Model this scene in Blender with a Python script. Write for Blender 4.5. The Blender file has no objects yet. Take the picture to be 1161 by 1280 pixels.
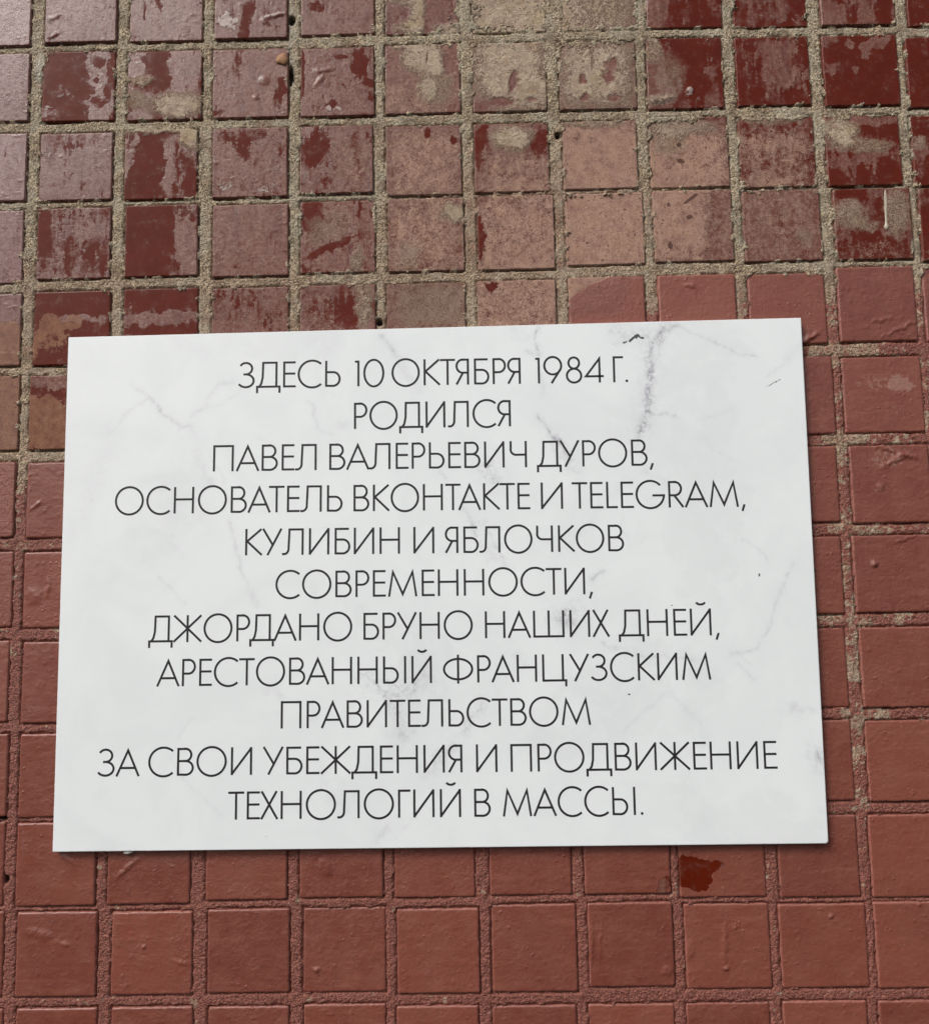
import bpy, math
import numpy as np
from mathutils import Matrix, Vector

# ------------------------------------------------------------------ camera, sky, sun, exposure
S = bpy.context.scene
COL = S.collection
RC = np.array([[0.9996917291101872, 0.015443698090237361, -0.01944065168612823],
               [-0.021090361857753075, 0.11503907716034112, -0.9931370536652059],
               [-0.013101274189665483, 0.9932409088007774, 0.11532932714280669]])
CP = np.array([0.27548435684144534, -0.5026729639769268, -0.3595583614881966])
FPX = 1160.0
cam_d = bpy.data.cameras.new('camera'); cam = bpy.data.objects.new('camera', cam_d); COL.objects.link(cam)
cam_d.sensor_fit = 'HORIZONTAL'; cam_d.sensor_width = 36.0; cam_d.lens = 36.0 * FPX / 1161.0
cam_d.clip_start = 0.01; cam_d.clip_end = 200.0
m = Matrix.Identity(4)
for i in range(3):
    m[i][0] = RC[0][i]; m[i][1] = -RC[1][i]; m[i][2] = -RC[2][i]; m[i][3] = CP[i]
cam.matrix_world = m
S.camera = cam

SUN_DIR = Vector((-0.55, -0.66, 0.80)).normalized()      # towards the sun: up, to the left, in front of the wall
el = math.asin(SUN_DIR.z); az = math.atan2(SUN_DIR.x, SUN_DIR.y)
W = bpy.data.worlds.new('World'); S.world = W; W.use_nodes = True
nt = W.node_tree; nt.nodes.clear()
sky = nt.nodes.new('ShaderNodeTexSky'); sky.sky_type = 'NISHITA'; sky.sun_disc = False
sky.sun_elevation = el; sky.sun_rotation = az; sky.air_density = 1.0; sky.dust_density = 5.0; sky.ozone_density = 1.0
hs = nt.nodes.new('ShaderNodeHueSaturation'); hs.inputs['Saturation'].default_value = 0.35   # thin overcast
bg = nt.nodes.new('ShaderNodeBackground'); bg.inputs['Strength'].default_value = 0.118
wo = nt.nodes.new('ShaderNodeOutputWorld')
nt.links.new(sky.outputs[0], hs.inputs['Color']); nt.links.new(hs.outputs[0], bg.inputs[0]); nt.links.new(bg.outputs[0], wo.inputs[0])
sun_d = bpy.data.lights.new('sun', 'SUN'); sun = bpy.data.objects.new('sun', sun_d); COL.objects.link(sun)
sun_d.energy = 1.5; sun_d.angle = math.radians(19); sun_d.color = (1.0, 0.975, 0.94)
sun.rotation_euler = SUN_DIR.to_track_quat('Z', 'Y').to_euler(); sun.location = (-1, -1.5, 1.5)
S.view_settings.view_transform = 'Standard'; S.view_settings.look = 'None'
S.view_settings.exposure = 0.18; S.view_settings.gamma = 1.0; S.view_settings.use_curve_mapping = False

# ------------------------------------------------------------------ survey: photo measurements -> metres on the wall
# wall plane is y = 0 (x right, z up); the measured pixel of a feature is cast onto the plane it lies in
def cast(x, y, off=0.0):
    x = np.asarray(x, float); y = np.asarray(y, float)
    r = np.stack([(x - 580.5) / FPX, (y - 640.0) / FPX, np.ones_like(x)], -1) @ RC
    k = (-off - CP[1]) / r[..., 1]
    return CP[0] + k * r[..., 0], CP[2] + k * r[..., 2]
def survey(X, Z, off=0.0):                      # the inverse: metres on the wall -> chart coordinates of the survey
    P = np.stack([X - CP[0], np.full_like(X, -off - CP[1]), Z - CP[2]], -1) @ RC.T
    return 580.5 + FPX * P[..., 0] / P[..., 2], 640.0 + FPX * P[..., 1] / P[..., 2]

# ------------------------------------------------------------------ noise
def _h(ix, iy, s):
    n = (ix.astype(np.int64) * 374761393 + iy.astype(np.int64) * 668265263 + s * 1274126177) & 0xffffffff
    n = ((n ^ (n >> 13)) * 1274126177) & 0xffffffff
    n = ((n ^ (n >> 16)) * 2246822519) & 0xffffffff
    return ((n ^ (n >> 15)) & 0xffff) / 65535.0
def noise(x, y, s=0):
    x0 = np.floor(x); y0 = np.floor(y); fx = x - x0; fy = y - y0
    def g(dx, dy):
        a = _h(x0 + dx, y0 + dy, s) * 2 * np.pi
        return np.cos(a) * (fx - dx) + np.sin(a) * (fy - dy)
    ux = fx * fx * fx * (fx * (fx * 6 - 15) + 10); uy = fy * fy * fy * (fy * (fy * 6 - 15) + 10)
    a = g(0, 0) * (1 - ux) + g(1, 0) * ux; b = g(0, 1) * (1 - ux) + g(1, 1) * ux
    return (a * (1 - uy) + b * uy) * 1.41
def fbm(x, y, o=4, s=0, gain=0.5):
    r = 0; a = 1.0; t = 0
    for i in range(o):
        r = r + a * noise(x * 2 ** i + i * 17.3, y * 2 ** i - i * 9.1, s + i); t += a; a *= gain
    return r / t * 1.4
def ridge(x, y, o=3, s=0):
    r = 0; a = 1.0
    for i in range(o):
        r = r + a * (1 - np.abs(noise(x * 2 ** i + 3.1 * i, y * 2 ** i, s + i)) * 2.2) ** 3; a *= 0.5
    return np.clip(r / 1.75, 0, 1)
def sst(a, b, x):
    t = np.clip((x - a) / (b - a), 0, 1); return t * t * (3 - 2 * t)

# ------------------------------------------------------------------ object helpers
def tag(o, label=None, cat=None, group=None, kind=None):
    for k, v in (('label', label), ('category', cat), ('group', group), ('kind', kind)):
        if v: o[k] = v
    return o
def link(name, me, mat, parent=None, loc=(0, 0, 0)):
    o = bpy.data.objects.new(name, me); COL.objects.link(o); o.location = loc
    if mat: me.materials.append(mat)
    if parent: o.parent = parent
    return o
def empty(name, loc=(0, 0, 0)):
    o = bpy.data.objects.new(name, None); COL.objects.link(o); o.location = loc; o.empty_display_size = 0.02
    return o
def np_mesh(name, co, quads, smooth=True):
    me = bpy.data.meshes.new(name)
    me.vertices.add(len(co)); me.vertices.foreach_set('co', np.asarray(co, np.float32).ravel())
    n = len(quads); me.loops.add(n * 4); me.loops.foreach_set('vertex_index', np.asarray(quads, np.int32).ravel())
    me.polygons.add(n); me.polygons.foreach_set('loop_start', np.arange(0, n * 4, 4, dtype=np.int32))
    me.polygons.foreach_set('loop_total', np.full(n, 4, np.int32))
    me.polygons.foreach_set('use_smooth', np.full(n, smooth))
    me.update(calc_edges=True); me.validate()
    return me
def attr(me, name, v):
    a = me.attributes.new(name, 'FLOAT', 'POINT'); a.data.foreach_set('value', np.asarray(v, np.float32).ravel())
def grid_quads(nx, ny):                          # vertex index = j*nx+i, face turned towards -y (x right, z up)
    i, j = np.meshgrid(np.arange(nx - 1), np.arange(ny - 1)); a = (j * nx + i).ravel()
    return np.stack([a, a + 1, a + nx + 1, a + nx], 1)

# ------------------------------------------------------------------ node helpers
class NB:
    def __init__(s, name):
        s.m = bpy.data.materials.new(name); s.m.use_nodes = True; s.t = s.m.node_tree; s.t.nodes.clear()
        s.out = s.n('ShaderNodeOutputMaterial'); s.b = s.n('ShaderNodeBsdfPrincipled'); s.t.links.new(s.b.outputs[0], s.out.inputs[0])
        s.pos = s.n('ShaderNodeNewGeometry').outputs['Position']
    def n(s, k): return s.t.nodes.new(k)
    def put(s, sock, v):
        if hasattr(v, 'is_linked'): s.t.links.new(v, sock)
        else: sock.default_value = (*v, 1) if isinstance(v, tuple) and len(v) == 3 and sock.type == 'RGBA' else v
    def a(s, name): x = s.n('ShaderNodeAttribute'); x.attribute_name = name; return x.outputs['Fac']
    def rnd(s): return s.n('ShaderNodeObjectInfo').outputs['Random']
    def noise(s, scale, detail=3, rough=0.5, vec=None, dist=0.0, lac=2.0):
        x = s.n('ShaderNodeTexNoise'); x.inputs['Scale'].default_value = scale; x.inputs['Detail'].default_value = detail
        x.inputs['Roughness'].default_value = rough; x.inputs['Distortion'].default_value = dist; x.inputs['Lacunarity'].default_value = lac
        s.put(x.inputs['Vector'], vec or s.pos); return x.outputs['Fac']
    def vor(s, scale, feat='F1', out='Distance', vec=None):
        x = s.n('ShaderNodeTexVoronoi'); x.feature = feat; x.inputs['Scale'].default_value = scale; s.put(x.inputs['Vector'], vec or s.pos); return x.outputs[out]
    def sc(s, v):
        x = s.n('ShaderNodeMapping'); s.put(x.inputs['Vector'], s.pos); x.inputs['Scale'].default_value = v; return x.outputs[0]
    def M(s, op, a, b=0.0, clamp=False):
        x = s.n('ShaderNodeMath'); x.operation = op; x.use_clamp = clamp; s.put(x.inputs[0], a); s.put(x.inputs[1], b); return x.outputs[0]
    def ramp(s, v, lo, hi, a=0.0, b=1.0):
        x = s.n('ShaderNodeMapRange'); x.interpolation_type = 'SMOOTHSTEP'; s.put(x.inputs['Value'], v)
        x.inputs['From Min'].default_value = lo; x.inputs['From Max'].default_value = hi; x.inputs['To Min'].default_value = a; x.inputs['To Max'].default_value = b
        return x.outputs[0]
    def mix(s, f, a, b, mode='MIX'):
        x = s.n('ShaderNodeMix'); x.data_type = 'RGBA'; x.blend_type = mode; x.clamp_factor = True
        s.put(x.inputs[0], f); s.put(x.inputs[6], a); s.put(x.inputs[7], b); return x.outputs[2]
    def mixf(s, f, a, b):
        x = s.n('ShaderNodeMix'); x.data_type = 'FLOAT'; s.put(x.inputs[0], f); s.put(x.inputs[2], a); s.put(x.inputs[3], b); return x.outputs[0]
    def bump(s, h, dist, strength=1.0, nrm=None):
        x = s.n('ShaderNodeBump'); x.inputs['Distance'].default_value = dist; s.put(x.inputs['Strength'], strength); s.put(x.inputs['Height'], h)
        if nrm: s.t.links.new(nrm, x.inputs['Normal'])
        return x.outputs[0]

# ------------------------------------------------------------------ materials
def tile_material():
    k = NB('glazed_tile'); a = k.a
    n1 = k.noise(420, 6, 0.68); n2 = k.noise(1700, 4, 0.65); n3 = k.noise(70, 4, 0.62); n4 = k.noise(4200, 2, 0.6); n5 = k.noise(150, 8, 0.74, dist=0.15)
    st = k.noise(1.0, 5, 0.65, k.sc((420, 420, 60)))                          # vertical brush streaks
    c1 = k.M('SUBTRACT', n1, 0.5); c2 = k.M('SUBTRACT', n2, 0.5); cs = k.M('SUBTRACT', st, 0.5); c4 = k.M('SUBTRACT', n4, 0.5); c5 = k.M('SUBTRACT', n5, 0.5)
    glaze = k.mix(n3, (0.120, 0.0145, 0.0045), (0.070, 0.0075, 0.0028))
    glaze = k.mix(k.M('MULTIPLY', k.ramp(n2, 0.58, 0.8), 0.30), glaze, (0.14, 0.045, 0.03))
    dust = k.M('MULTIPLY', k.ramp(n5, 0.45, 0.75), 0.30); glaze = k.mix(dust, glaze, (0.13, 0.055, 0.045))
    # mauve film left by an old coat: patchy, thinner in places, scratched
    fr = k.M('ADD', a('film'), k.M('ADD', k.M('MULTIPLY', c1, 1.3), k.M('ADD', k.M('MULTIPLY', cs, 0.9), k.M('ADD', k.M('MULTIPLY', c5, 1.0), k.M('MULTIPLY', c2, 0.5)))))
    thin = k.ramp(k.M('ADD', n1, k.M('MULTIPLY', c2, 0.8)), 0.28, 0.66, 0.50, 0.97)
    wdt = k.ramp(k.noise(95, 3, 0.6), 0.40, 0.62, 0.08, 1.1)                  # crisp edge here, faded there
    fm = k.M('ADD', k.M('DIVIDE', k.M('SUBTRACT', fr, 0.5), wdt), 0.5, True); fm = k.M('MULTIPLY', k.ramp(fm, 0.0, 1.0), thin)
    filmc = k.mix(k.ramp(n5, 0.3, 0.68), (0.135, 0.044, 0.030), (0.250, 0.122, 0.085))
    filmc = k.mix(a('lilac_sheen'), filmc, (0.240, 0.135, 0.135))  # lilac sky sheen, painted into the film colour
    filmc = k.mix(k.M('MULTIPLY', k.ramp(st, 0.52, 0.72), 0.45), filmc, (0.33, 0.200, 0.145))
    filmc = k.mix(k.M('MULTIPLY', k.ramp(k.M('ADD', n2, k.M('MULTIPLY', c5, 0.8)), 0.58, 0.70), 0.55), filmc, (0.29, 0.205, 0.175))
    filmc = k.mix(k.M('MULTIPLY', k.ramp(k.M('ADD', k.noise(620, 6, 0.8), k.M('MULTIPLY', c5, 1.1)), 0.56, 0.64), 0.85), filmc, (0.092, 0.020, 0.013))
    filmc = k.mix(k.M('MULTIPLY', k.M('SUBTRACT', 1.0, k.rnd()), 0.55), filmc, k.mix(k.ramp(n5, 0.35, 0.65), (0.105, 0.034, 0.026), (0.185, 0.085, 0.066)))
    filmc = k.mix(k.M('MULTIPLY', k.ramp(k.noise(1.0, 4, 0.6, k.sc((190, 190, 34))), 0.5, 0.64), 0.6), filmc, (0.115, 0.036, 0.028))
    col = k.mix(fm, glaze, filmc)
    # orange-brown coat
    om = k.ramp(k.M('ADD', a('orange'), k.M('ADD', k.M('MULTIPLY', c1, 0.9), k.M('MULTIPLY', c5, 0.7))), 0.43, 0.57)
    oc = k.mix(k.ramp(n5, 0.32, 0.66), (0.145, 0.055, 0.035), (0.265, 0.125, 0.072))
    oc = k.mix(k.M('MULTIPLY', k.ramp(n2, 0.5, 0.72), 0.5), oc, (0.33, 0.19, 0.125))
    oc = k.mix(k.M('MULTIPLY', k.ramp(k.noise(900, 4, 0.7), 0.6, 0.68), 0.7), oc, (0.08, 0.028, 0.02))
    col = k.mix(k.M('MULTIPLY', om, 0.92), col, oc)
    # peach dust bedded in the pores, mottled and pitted
    pr = k.M('ADD', a('peach'), k.M('ADD', k.M('MULTIPLY', c1, 1.2), k.M('ADD', k.M('MULTIPLY', c2, 1.3), k.M('MULTIPLY', c5, 0.9))))
    pm = k.ramp(pr, 0.30, 0.85)
    pc = k.mix(k.ramp(n5, 0.34, 0.66), (0.225, 0.112, 0.086), (0.410, 0.250, 0.180))
    pc = k.mix(k.M('MULTIPLY', k.ramp(n3, 0.46, 0.64), 0.45), pc, (0.40, 0.225, 0.145))
    pc = k.mix(k.M('MULTIPLY', k.ramp(n2, 0.46, 0.66), 0.65), pc, (0.50, 0.36, 0.275))
    pc = k.mix(k.M('MULTIPLY', k.ramp(n4, 0.56, 0.72), 0.5), pc, (0.15, 0.062, 0.048))
    pits = k.ramp(k.M('ADD', k.noise(520, 4, 0.7), k.M('MULTIPLY', c5, 0.7)), 0.63, 0.69)
    pc = k.mix(k.M('MULTIPLY', pits, 0.75), pc, (0.105, 0.032, 0.026))
    col = k.mix(k.M('MULTIPLY', pm, 0.93), col, pc)
    # beige plaster residue, sandy, fading out in specks
    rr = k.M('ADD', a('residue'), k.M('ADD', k.M('MULTIPLY', c1, 1.3), k.M('ADD', k.M('MULTIPLY', c2, 1.3), k.M('MULTIPLY', c5, 0.9))))
    haze = k.M('MULTIPLY', k.ramp(k.M('ADD', a('residue'), k.M('MULTIPLY', c5, 0.8)), 0.02, 0.6), k.ramp(k.M('ADD', n2, k.M('MULTIPLY', c4, 0.6)), 0.36, 0.60, 0.15, 0.72))
    rm = k.M('MAXIMUM', k.M('MULTIPLY', k.ramp(rr, 0.45, 0.85), k.ramp(n5, 0.42, 0.62, 0.98, 0.62)), haze)
    rc = k.mix(k.ramp(n2, 0.3, 0.68), (0.33, 0.250, 0.175), (0.60, 0.490, 0.365))
    rc = k.mix(k.M('MULTIPLY', k.ramp(n5, 0.5, 0.68), 0.5), rc, (0.34, 0.225, 0.180))
    rc = k.mix(k.M('MULTIPLY', k.ramp(k.noise(45, 4, 0.7), 0.5, 0.62), 0.5), rc, (0.40, 0.30, 0.17))
    rc = k.mix(k.M('MULTIPLY', k.ramp(n4, 0.6, 0.72), 0.6), rc, (0.14, 0.10, 0.07))
    rc = k.mix(k.M('MULTIPLY', k.ramp(k.M('ADD', k.noise(480, 5, 0.7), k.M('MULTIPLY', c5, 0.4)), 0.6, 0.67), 0.7), rc, (0.115, 0.07, 0.055))
    col = k.mix(k.M('MULTIPLY', rm, 0.95), col, rc)
    # new brick-red paint, crisp edged
    lm = k.ramp(k.M('ADD', a('paint'), k.M('MULTIPLY', c1, 0.10)), 0.48, 0.52)
    lc = k.mix(k.rnd(), (0.164, 0.045, 0.031), (0.216, 0.064, 0.043))
    lc = k.mix(k.M('MULTIPLY', k.ramp(n3, 0.35, 0.7), 0.45), lc, (0.235, 0.080, 0.052))
    lc = k.mix(k.M('MULTIPLY', k.ramp(n5, 0.52, 0.7), 0.30), lc, (0.155, 0.048, 0.036))
    lc = k.mix(k.M('MULTIPLY', k.ramp(n2, 0.62, 0.8), 0.35), lc, (0.32, 0.135, 0.10))
    br = k.noise(1.0, 5, 0.7, k.sc((26, 26, 210))); lc = k.mix(k.M('MULTIPLY', k.ramp(br, 0.5, 0.7), 0.35), lc, (0.285, 0.100, 0.068))
    lc = k.mix(k.M('MULTIPLY', k.ramp(k.noise(11, 4, 0.6), 0.5, 0.7), 0.4), lc, (0.165, 0.052, 0.038))
    scuff = k.ramp(k.M('ADD', a('scuff'), k.M('ADD', k.M('MULTIPLY', c1, 1.9), k.M('MULTIPLY', c2, 1.0))), 0.5, 0.7)
    lc = k.mix(k.M('MULTIPLY', scuff, 0.6), lc, (0.34, 0.19, 0.145))
    col = k.mix(lm, col, lc)
    # splashes of white and lime
    wm = k.ramp(k.M('ADD', a('white'), k.M('ADD', k.M('MULTIPLY', c1, 1.5), k.M('MULTIPLY', c2, 1.0))), 0.42, 0.75)
    col = k.mix(k.M('MULTIPLY', wm, 0.7), col, (0.46, 0.38, 0.35))
    dk = k.ramp(k.M('ADD', a('dark'), k.M('ADD', k.M('MULTIPLY', c1, 1.2), k.M('MULTIPLY', c2, 0.8))), 0.42, 0.62)
    col = k.mix(k.M('MULTIPLY', dk, 0.8), col, (0.055, 0.014, 0.011))
    # grout haze and wear along the rims, with the edges' sky highlight painted in
    rim = k.M('MULTIPLY', a('rim'), k.ramp(k.M('ADD', n1, k.M('MULTIPLY', c2, 0.8)), 0.34, 0.58))
    col = k.mix(k.M('MULTIPLY', rim, 0.62), col, k.mix(lm, (0.36, 0.25, 0.19), (0.36, 0.155, 0.125)))
    k.put(k.b.inputs['Base Color'], col)
    r = k.mixf(fm, k.ramp(n5, 0.4, 0.7, 0.10, 0.26), k.ramp(n1, 0.3, 0.7, 0.16, 0.34)); r = k.mixf(om, r, 0.6); r = k.mixf(pm, r, 0.8); r = k.mixf(rm, r, 0.95)
    r = k.mixf(lm, r, k.ramp(n3, 0.3, 0.7, 0.25, 0.42)); k.put(k.b.inputs['Roughness'], r)
    k.put(k.b.inputs['Specular IOR Level'], k.mixf(lm, k.mixf(fm, 0.15, 0.42), 0.5))
    # relief
    h = k.M('MULTIPLY', fm, k.M('ADD', 0.12, k.M('MULTIPLY', k.noise(110, 3, 0.5), 0.14)))
    h = k.M('ADD', h, k.M('MULTIPLY', k.M('MULTIPLY', rm, k.M('ADD', 0.45, k.M('ADD', c1, k.M('MULTIPLY', n2, 1.6)))), 0.60))
    h = k.M('ADD', h, k.M('MULTIPLY', k.M('MAXIMUM', pm, k.M('MULTIPLY', om, 0.8)), k.M('SUBTRACT', k.M('MULTIPLY', n2, 0.6), k.M('MULTIPLY', pits, 0.4))))
    pl = k.M('ADD', k.M('MULTIPLY', k.noise(1.0, 4, 0.6, k.sc((110, 110, 260))), 0.5), k.M('MULTIPLY', n1, 0.42))
    pl = k.M('ADD', pl, k.M('MULTIPLY', k.ramp(k.vor(260), 0.0, 0.28, 0.5, 0.0), k.ramp(k.noise(55, 2), 0.5, 0.62)))
    h = k.M('ADD', h, k.M('MULTIPLY', lm, pl)); h = k.M('ADD', h, k.M('MULTIPLY', n3, 0.05))
    h = k.M('ADD', h, k.M('MULTIPLY', wm, 0.3)); h = k.M('SUBTRACT', h, k.M('MULTIPLY', dk, 0.2))
    k.put(k.b.inputs['Normal'], k.bump(h, 0.00045, 1.0))
    return k.m

def grout_material():
    k = NB('sandy_grout'); a = k.a
    n1 = k.noise(300, 5, 0.65); n2 = k.noise(1500, 4, 0.7); n3 = k.noise(40, 3); v = k.vor(1500, out='Color')
    g = k.n('ShaderNodeSeparateColor'); k.t.links.new(v, g.inputs[0])
    c = k.mix(k.ramp(k.M('ADD', k.M('MULTIPLY', n2, 0.7), k.M('MULTIPLY', g.outputs[0], 0.3)), 0.36, 0.62), (0.140, 0.104, 0.066), (0.56, 0.450, 0.310))
    c = k.mix(k.M('MULTIPLY', k.ramp(n3, 0.44, 0.58), 0.5), c, (0.43, 0.385, 0.29))
    c = k.mix(k.M('MULTIPLY', k.ramp(k.noise(85, 5, 0.7), 0.48, 0.62), 0.6), c, (0.17, 0.118, 0.075))
    c = k.mix(k.M('MULTIPLY', k.ramp(g.outputs[1], 0.86, 0.92), 0.6), c, (0.08, 0.06, 0.045))
    c = k.mix(k.M('MULTIPLY', a('pink'), k.ramp(n1, 0.35, 0.6, 0.3, 0.9)), c, (0.31, 0.155, 0.110))
    c = k.mix(k.M('MULTIPLY', a('white'), 0.7), c, (0.55, 0.52, 0.44))
    lm = k.ramp(k.M('ADD', a('paint'), k.M('ADD', k.M('MULTIPLY', k.M('SUBTRACT', n1, 0.5), 1.0), k.M('MULTIPLY', k.M('SUBTRACT', n2, 0.5), 0.7))), 0.44, 0.56)
    pc = k.mix(k.ramp(n2, 0.35, 0.66), (0.125, 0.034, 0.024), (0.340, 0.120, 0.085))
    c = k.mix(lm, c, pc)
    c = k.mix(k.M('MULTIPLY', a('pit'), 1.0), c, (0.035, 0.03, 0.02))
    k.put(k.b.inputs['Base Color'], c)
    k.put(k.b.inputs['Roughness'], k.mixf(lm, 0.95, 0.5))
    h = k.M('ADD', k.M('MULTIPLY', n2, 1.0), k.M('MULTIPLY', k.vor(1000), -0.75))
    k.put(k.b.inputs['Normal'], k.bump(h, 0.0007, 1.0))
    return k.m

def simple(name, c, rough=0.6, grain=0.0):
    k = NB(name); n = k.noise(1200, 4, 0.6)
    k.put(k.b.inputs['Base Color'], k.mix(n, tuple(x * (1 - grain) for x in c), tuple(min(1, x * (1 + grain)) for x in c)))
    k.b.inputs['Roughness'].default_value = rough; k.put(k.b.inputs['Normal'], k.bump(n, 0.0002, 0.5)); return k.m

def print_material():
    k = NB('printed_marble'); a = k.a
    n1 = k.noise(60, 6, 0.65, dist=0.6); n2 = k.noise(500, 5, 0.7); n3 = k.noise(18, 5, 0.6, dist=1.2)
    c = k.mix(k.ramp(n3, 0.35, 0.68), (0.785, 0.82, 0.826), (0.745, 0.780, 0.788))
    cl = k.ramp(k.M('MULTIPLY', n1, k.ramp(k.noise(9, 3), 0.4, 0.65)), 0.36, 0.5)
    c = k.mix(k.M('MULTIPLY', cl, 0.14), c, (0.56, 0.575, 0.585))
    w = k.M('MULTIPLY', a('vein'), k.ramp(n2, 0.25, 0.7, 0.22, 0.78))
    c = k.mix(w, c, (0.30, 0.29, 0.33))
    w2 = k.M('MULTIPLY', a('violet'), k.ramp(n2, 0.32, 0.66, 0.1, 1.0))
    c = k.mix(w2, c, (0.23, 0.205, 0.27))
    sp = k.M('MULTIPLY', k.ramp(k.M('ADD', a('ink'), k.M('MULTIPLY', k.M('SUBTRACT', n2, 0.5), 1.3)), 0.5, 0.62), 0.95)
    c = k.mix(sp, c, (0.02, 0.02, 0.022))
    k.put(k.b.inputs['Base Color'], c); k.b.inputs['Roughness'].default_value = 0.34
    k.b.inputs['Specular IOR Level'].default_value = 0.6
    k.put(k.b.inputs['Normal'], k.bump(k.M('ADD', k.noise(260, 4, 0.6), k.M('MULTIPLY', k.noise(20, 2), 3.0)), 0.00006, 0.8))
    return k.m

M_TILE = tile_material(); M_GROUT = grout_material()

# ------------------------------------------------------------------ the tile survey: row -> column -> left, right, top, bottom edge (chart units)
N = None
T={
0:{0:(N,39.6,N,58),1:(56.8,147,N,53.4),2:(162,254.3,N,51.7),3:(268,360,N,49),4:(375.5,468.5,N,43.7),5:(480.6,574,N,43),6:(588.4,681.5,N,41.3),7:(702,795.5,N,38),8:(805.8,901.6,N,35),9:(914.3,1007.3,N,33.4),10:(1022.8,1117,N,31.7),11:(1131.4,N,N,31.7)},
1:{0:(N,37,67,152.6),1:(52.4,144,62.7,151.6),2:(158.5,253,62.7,150),3:(265,361,60,147),4:(375,468.5,59,145.5),5:(480.6,575.7,55,142),6:(589.5,683,53.4,139.5),7:(697.6,795.5,51,137),8:(807.5,904,46.5,136),9:(919,1012.5,45,132),10:(1028,1123.4,43,132),11:(1132.4,N,45,134)},
2:{0:(N,33.4,166.5,252.5),1:(49,141,165.4,250.5),2:(155,247,162,249),3:(265,360,159.5,247),4:(374,466.8,156,242),5:(481.6,577.4,156,244),6:(592,686.6,153,240),7:(703,797,150.5,236),8:(812,911,145,234),9:(923.6,1018.7,145.4,234),10:(1031.5,1126,143,232.6),11:(1139,N,143,232.5)},
3:{0:(N,29,262.5,355),1:(45.8,138.5,259,349),2:(155.7,248,255.6,346),3:(265,361,255,345.6),4:(374.5,469.6,250,341),5:(484.4,580.5,247.4,339.4),6:(596.4,693.5,244,337),7:(706.6,805.8,240,331),8:(816.8,916.7,236.7,327),9:(929,1027,236,326.6),10:(1042.8,1140.7,234.3,324.5),11:(1149.6,N,232.6,325.6)},
4:{0:(N,26.5,367,458.4),1:(41.3,137.8,362.8,456.7),2:(153.3,247.4,359.3,N),3:(263.6,361,358.3,N),4:(374,470.3,355,N),5:(482.7,582.6,353,N),6:(596.4,696.3,349.7,N),7:(710.8,807.5,345.6,N),8:(823,921.2,342.8,N),9:(936,1033.2,341,430.7),10:(1047.6,1145.8,332.5,427),11:(1155.5,N,332.5,426)},
5:{0:(N,24,469.8,564),1:(36,N,467.7,562),9:(N,1043.1,445.4,543.6),10:(1053.4,1154.8,444.7,541)},
6:{0:(N,19,577.7,673),1:(33.3,N,577,672.5),9:(N,1048.3,557.4,653.6),10:(1063,N,555.7,654.3)},
7:{0:(N,16,689.7,785.6),1:(28.5,N,688.7,785),9:(N,1053.4,670.4,768.7),10:(1066.5,N,668,766)},
8:{0:(N,11,801,904.4),1:(26.8,N,801,904.4),9:(N,1059,784.9,885.8),10:(1075,N,783,884.8)},
9:{0:(N,10,917.5,1022.6),1:(23.4,N,916.5,1022.6),9:(N,1066,900.3,1002),10:(1082.4,N,899.6,1002.6)},
10:{0:(N,5,1027.8,1134.6),1:(20,120,1027.8,1133.5),2:(134.4,238.4,N,1131),3:(256.7,359.3,N,1126),4:(373.8,479.2,N,1123),5:(492,593.6,N,1123),6:(610.8,714.2,N,1119.8),7:(728.7,837.5,N,1118.4),8:(847,955.7,N,1122.5),9:(971.8,1072.8,1019,1122.5),10:(1086.6,N,1017.4,1122.5)},
11:{0:(N,4,1139.7,1248),1:(19.6,121.3,1139.7,1247),2:(138.8,241,1139,1244.8),3:(259,362.4,1136,1242),4:(378.3,482.7,1134.6,1241.4),5:(495.4,599.8,1135.6,1243),6:(614.3,721.8,1130.4,1241.4),7:(734.9,842.7,1127.7,1234.5),8:(855.7,963.6,1129.4,1237),9:(974.6,1084.9,1129.4,1236),10:(1094,N,1126.6,1236)},
12:{0:(N,2,1262,N),1:(18,120.6,1260.3,N),2:(137.8,241,1258.6,N),3:(259,361.8,1258,N),4:(379,483.4,1255,N),5:(495.4,599.8,1257,N),6:(616,722.8,1257,N),7:(736.6,845.4,1255,N),8:(859.2,965,1253.4,N),9:(980.5,1086.6,1250.7,N),10:(1100.4,N,1250,N)},
}

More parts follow.
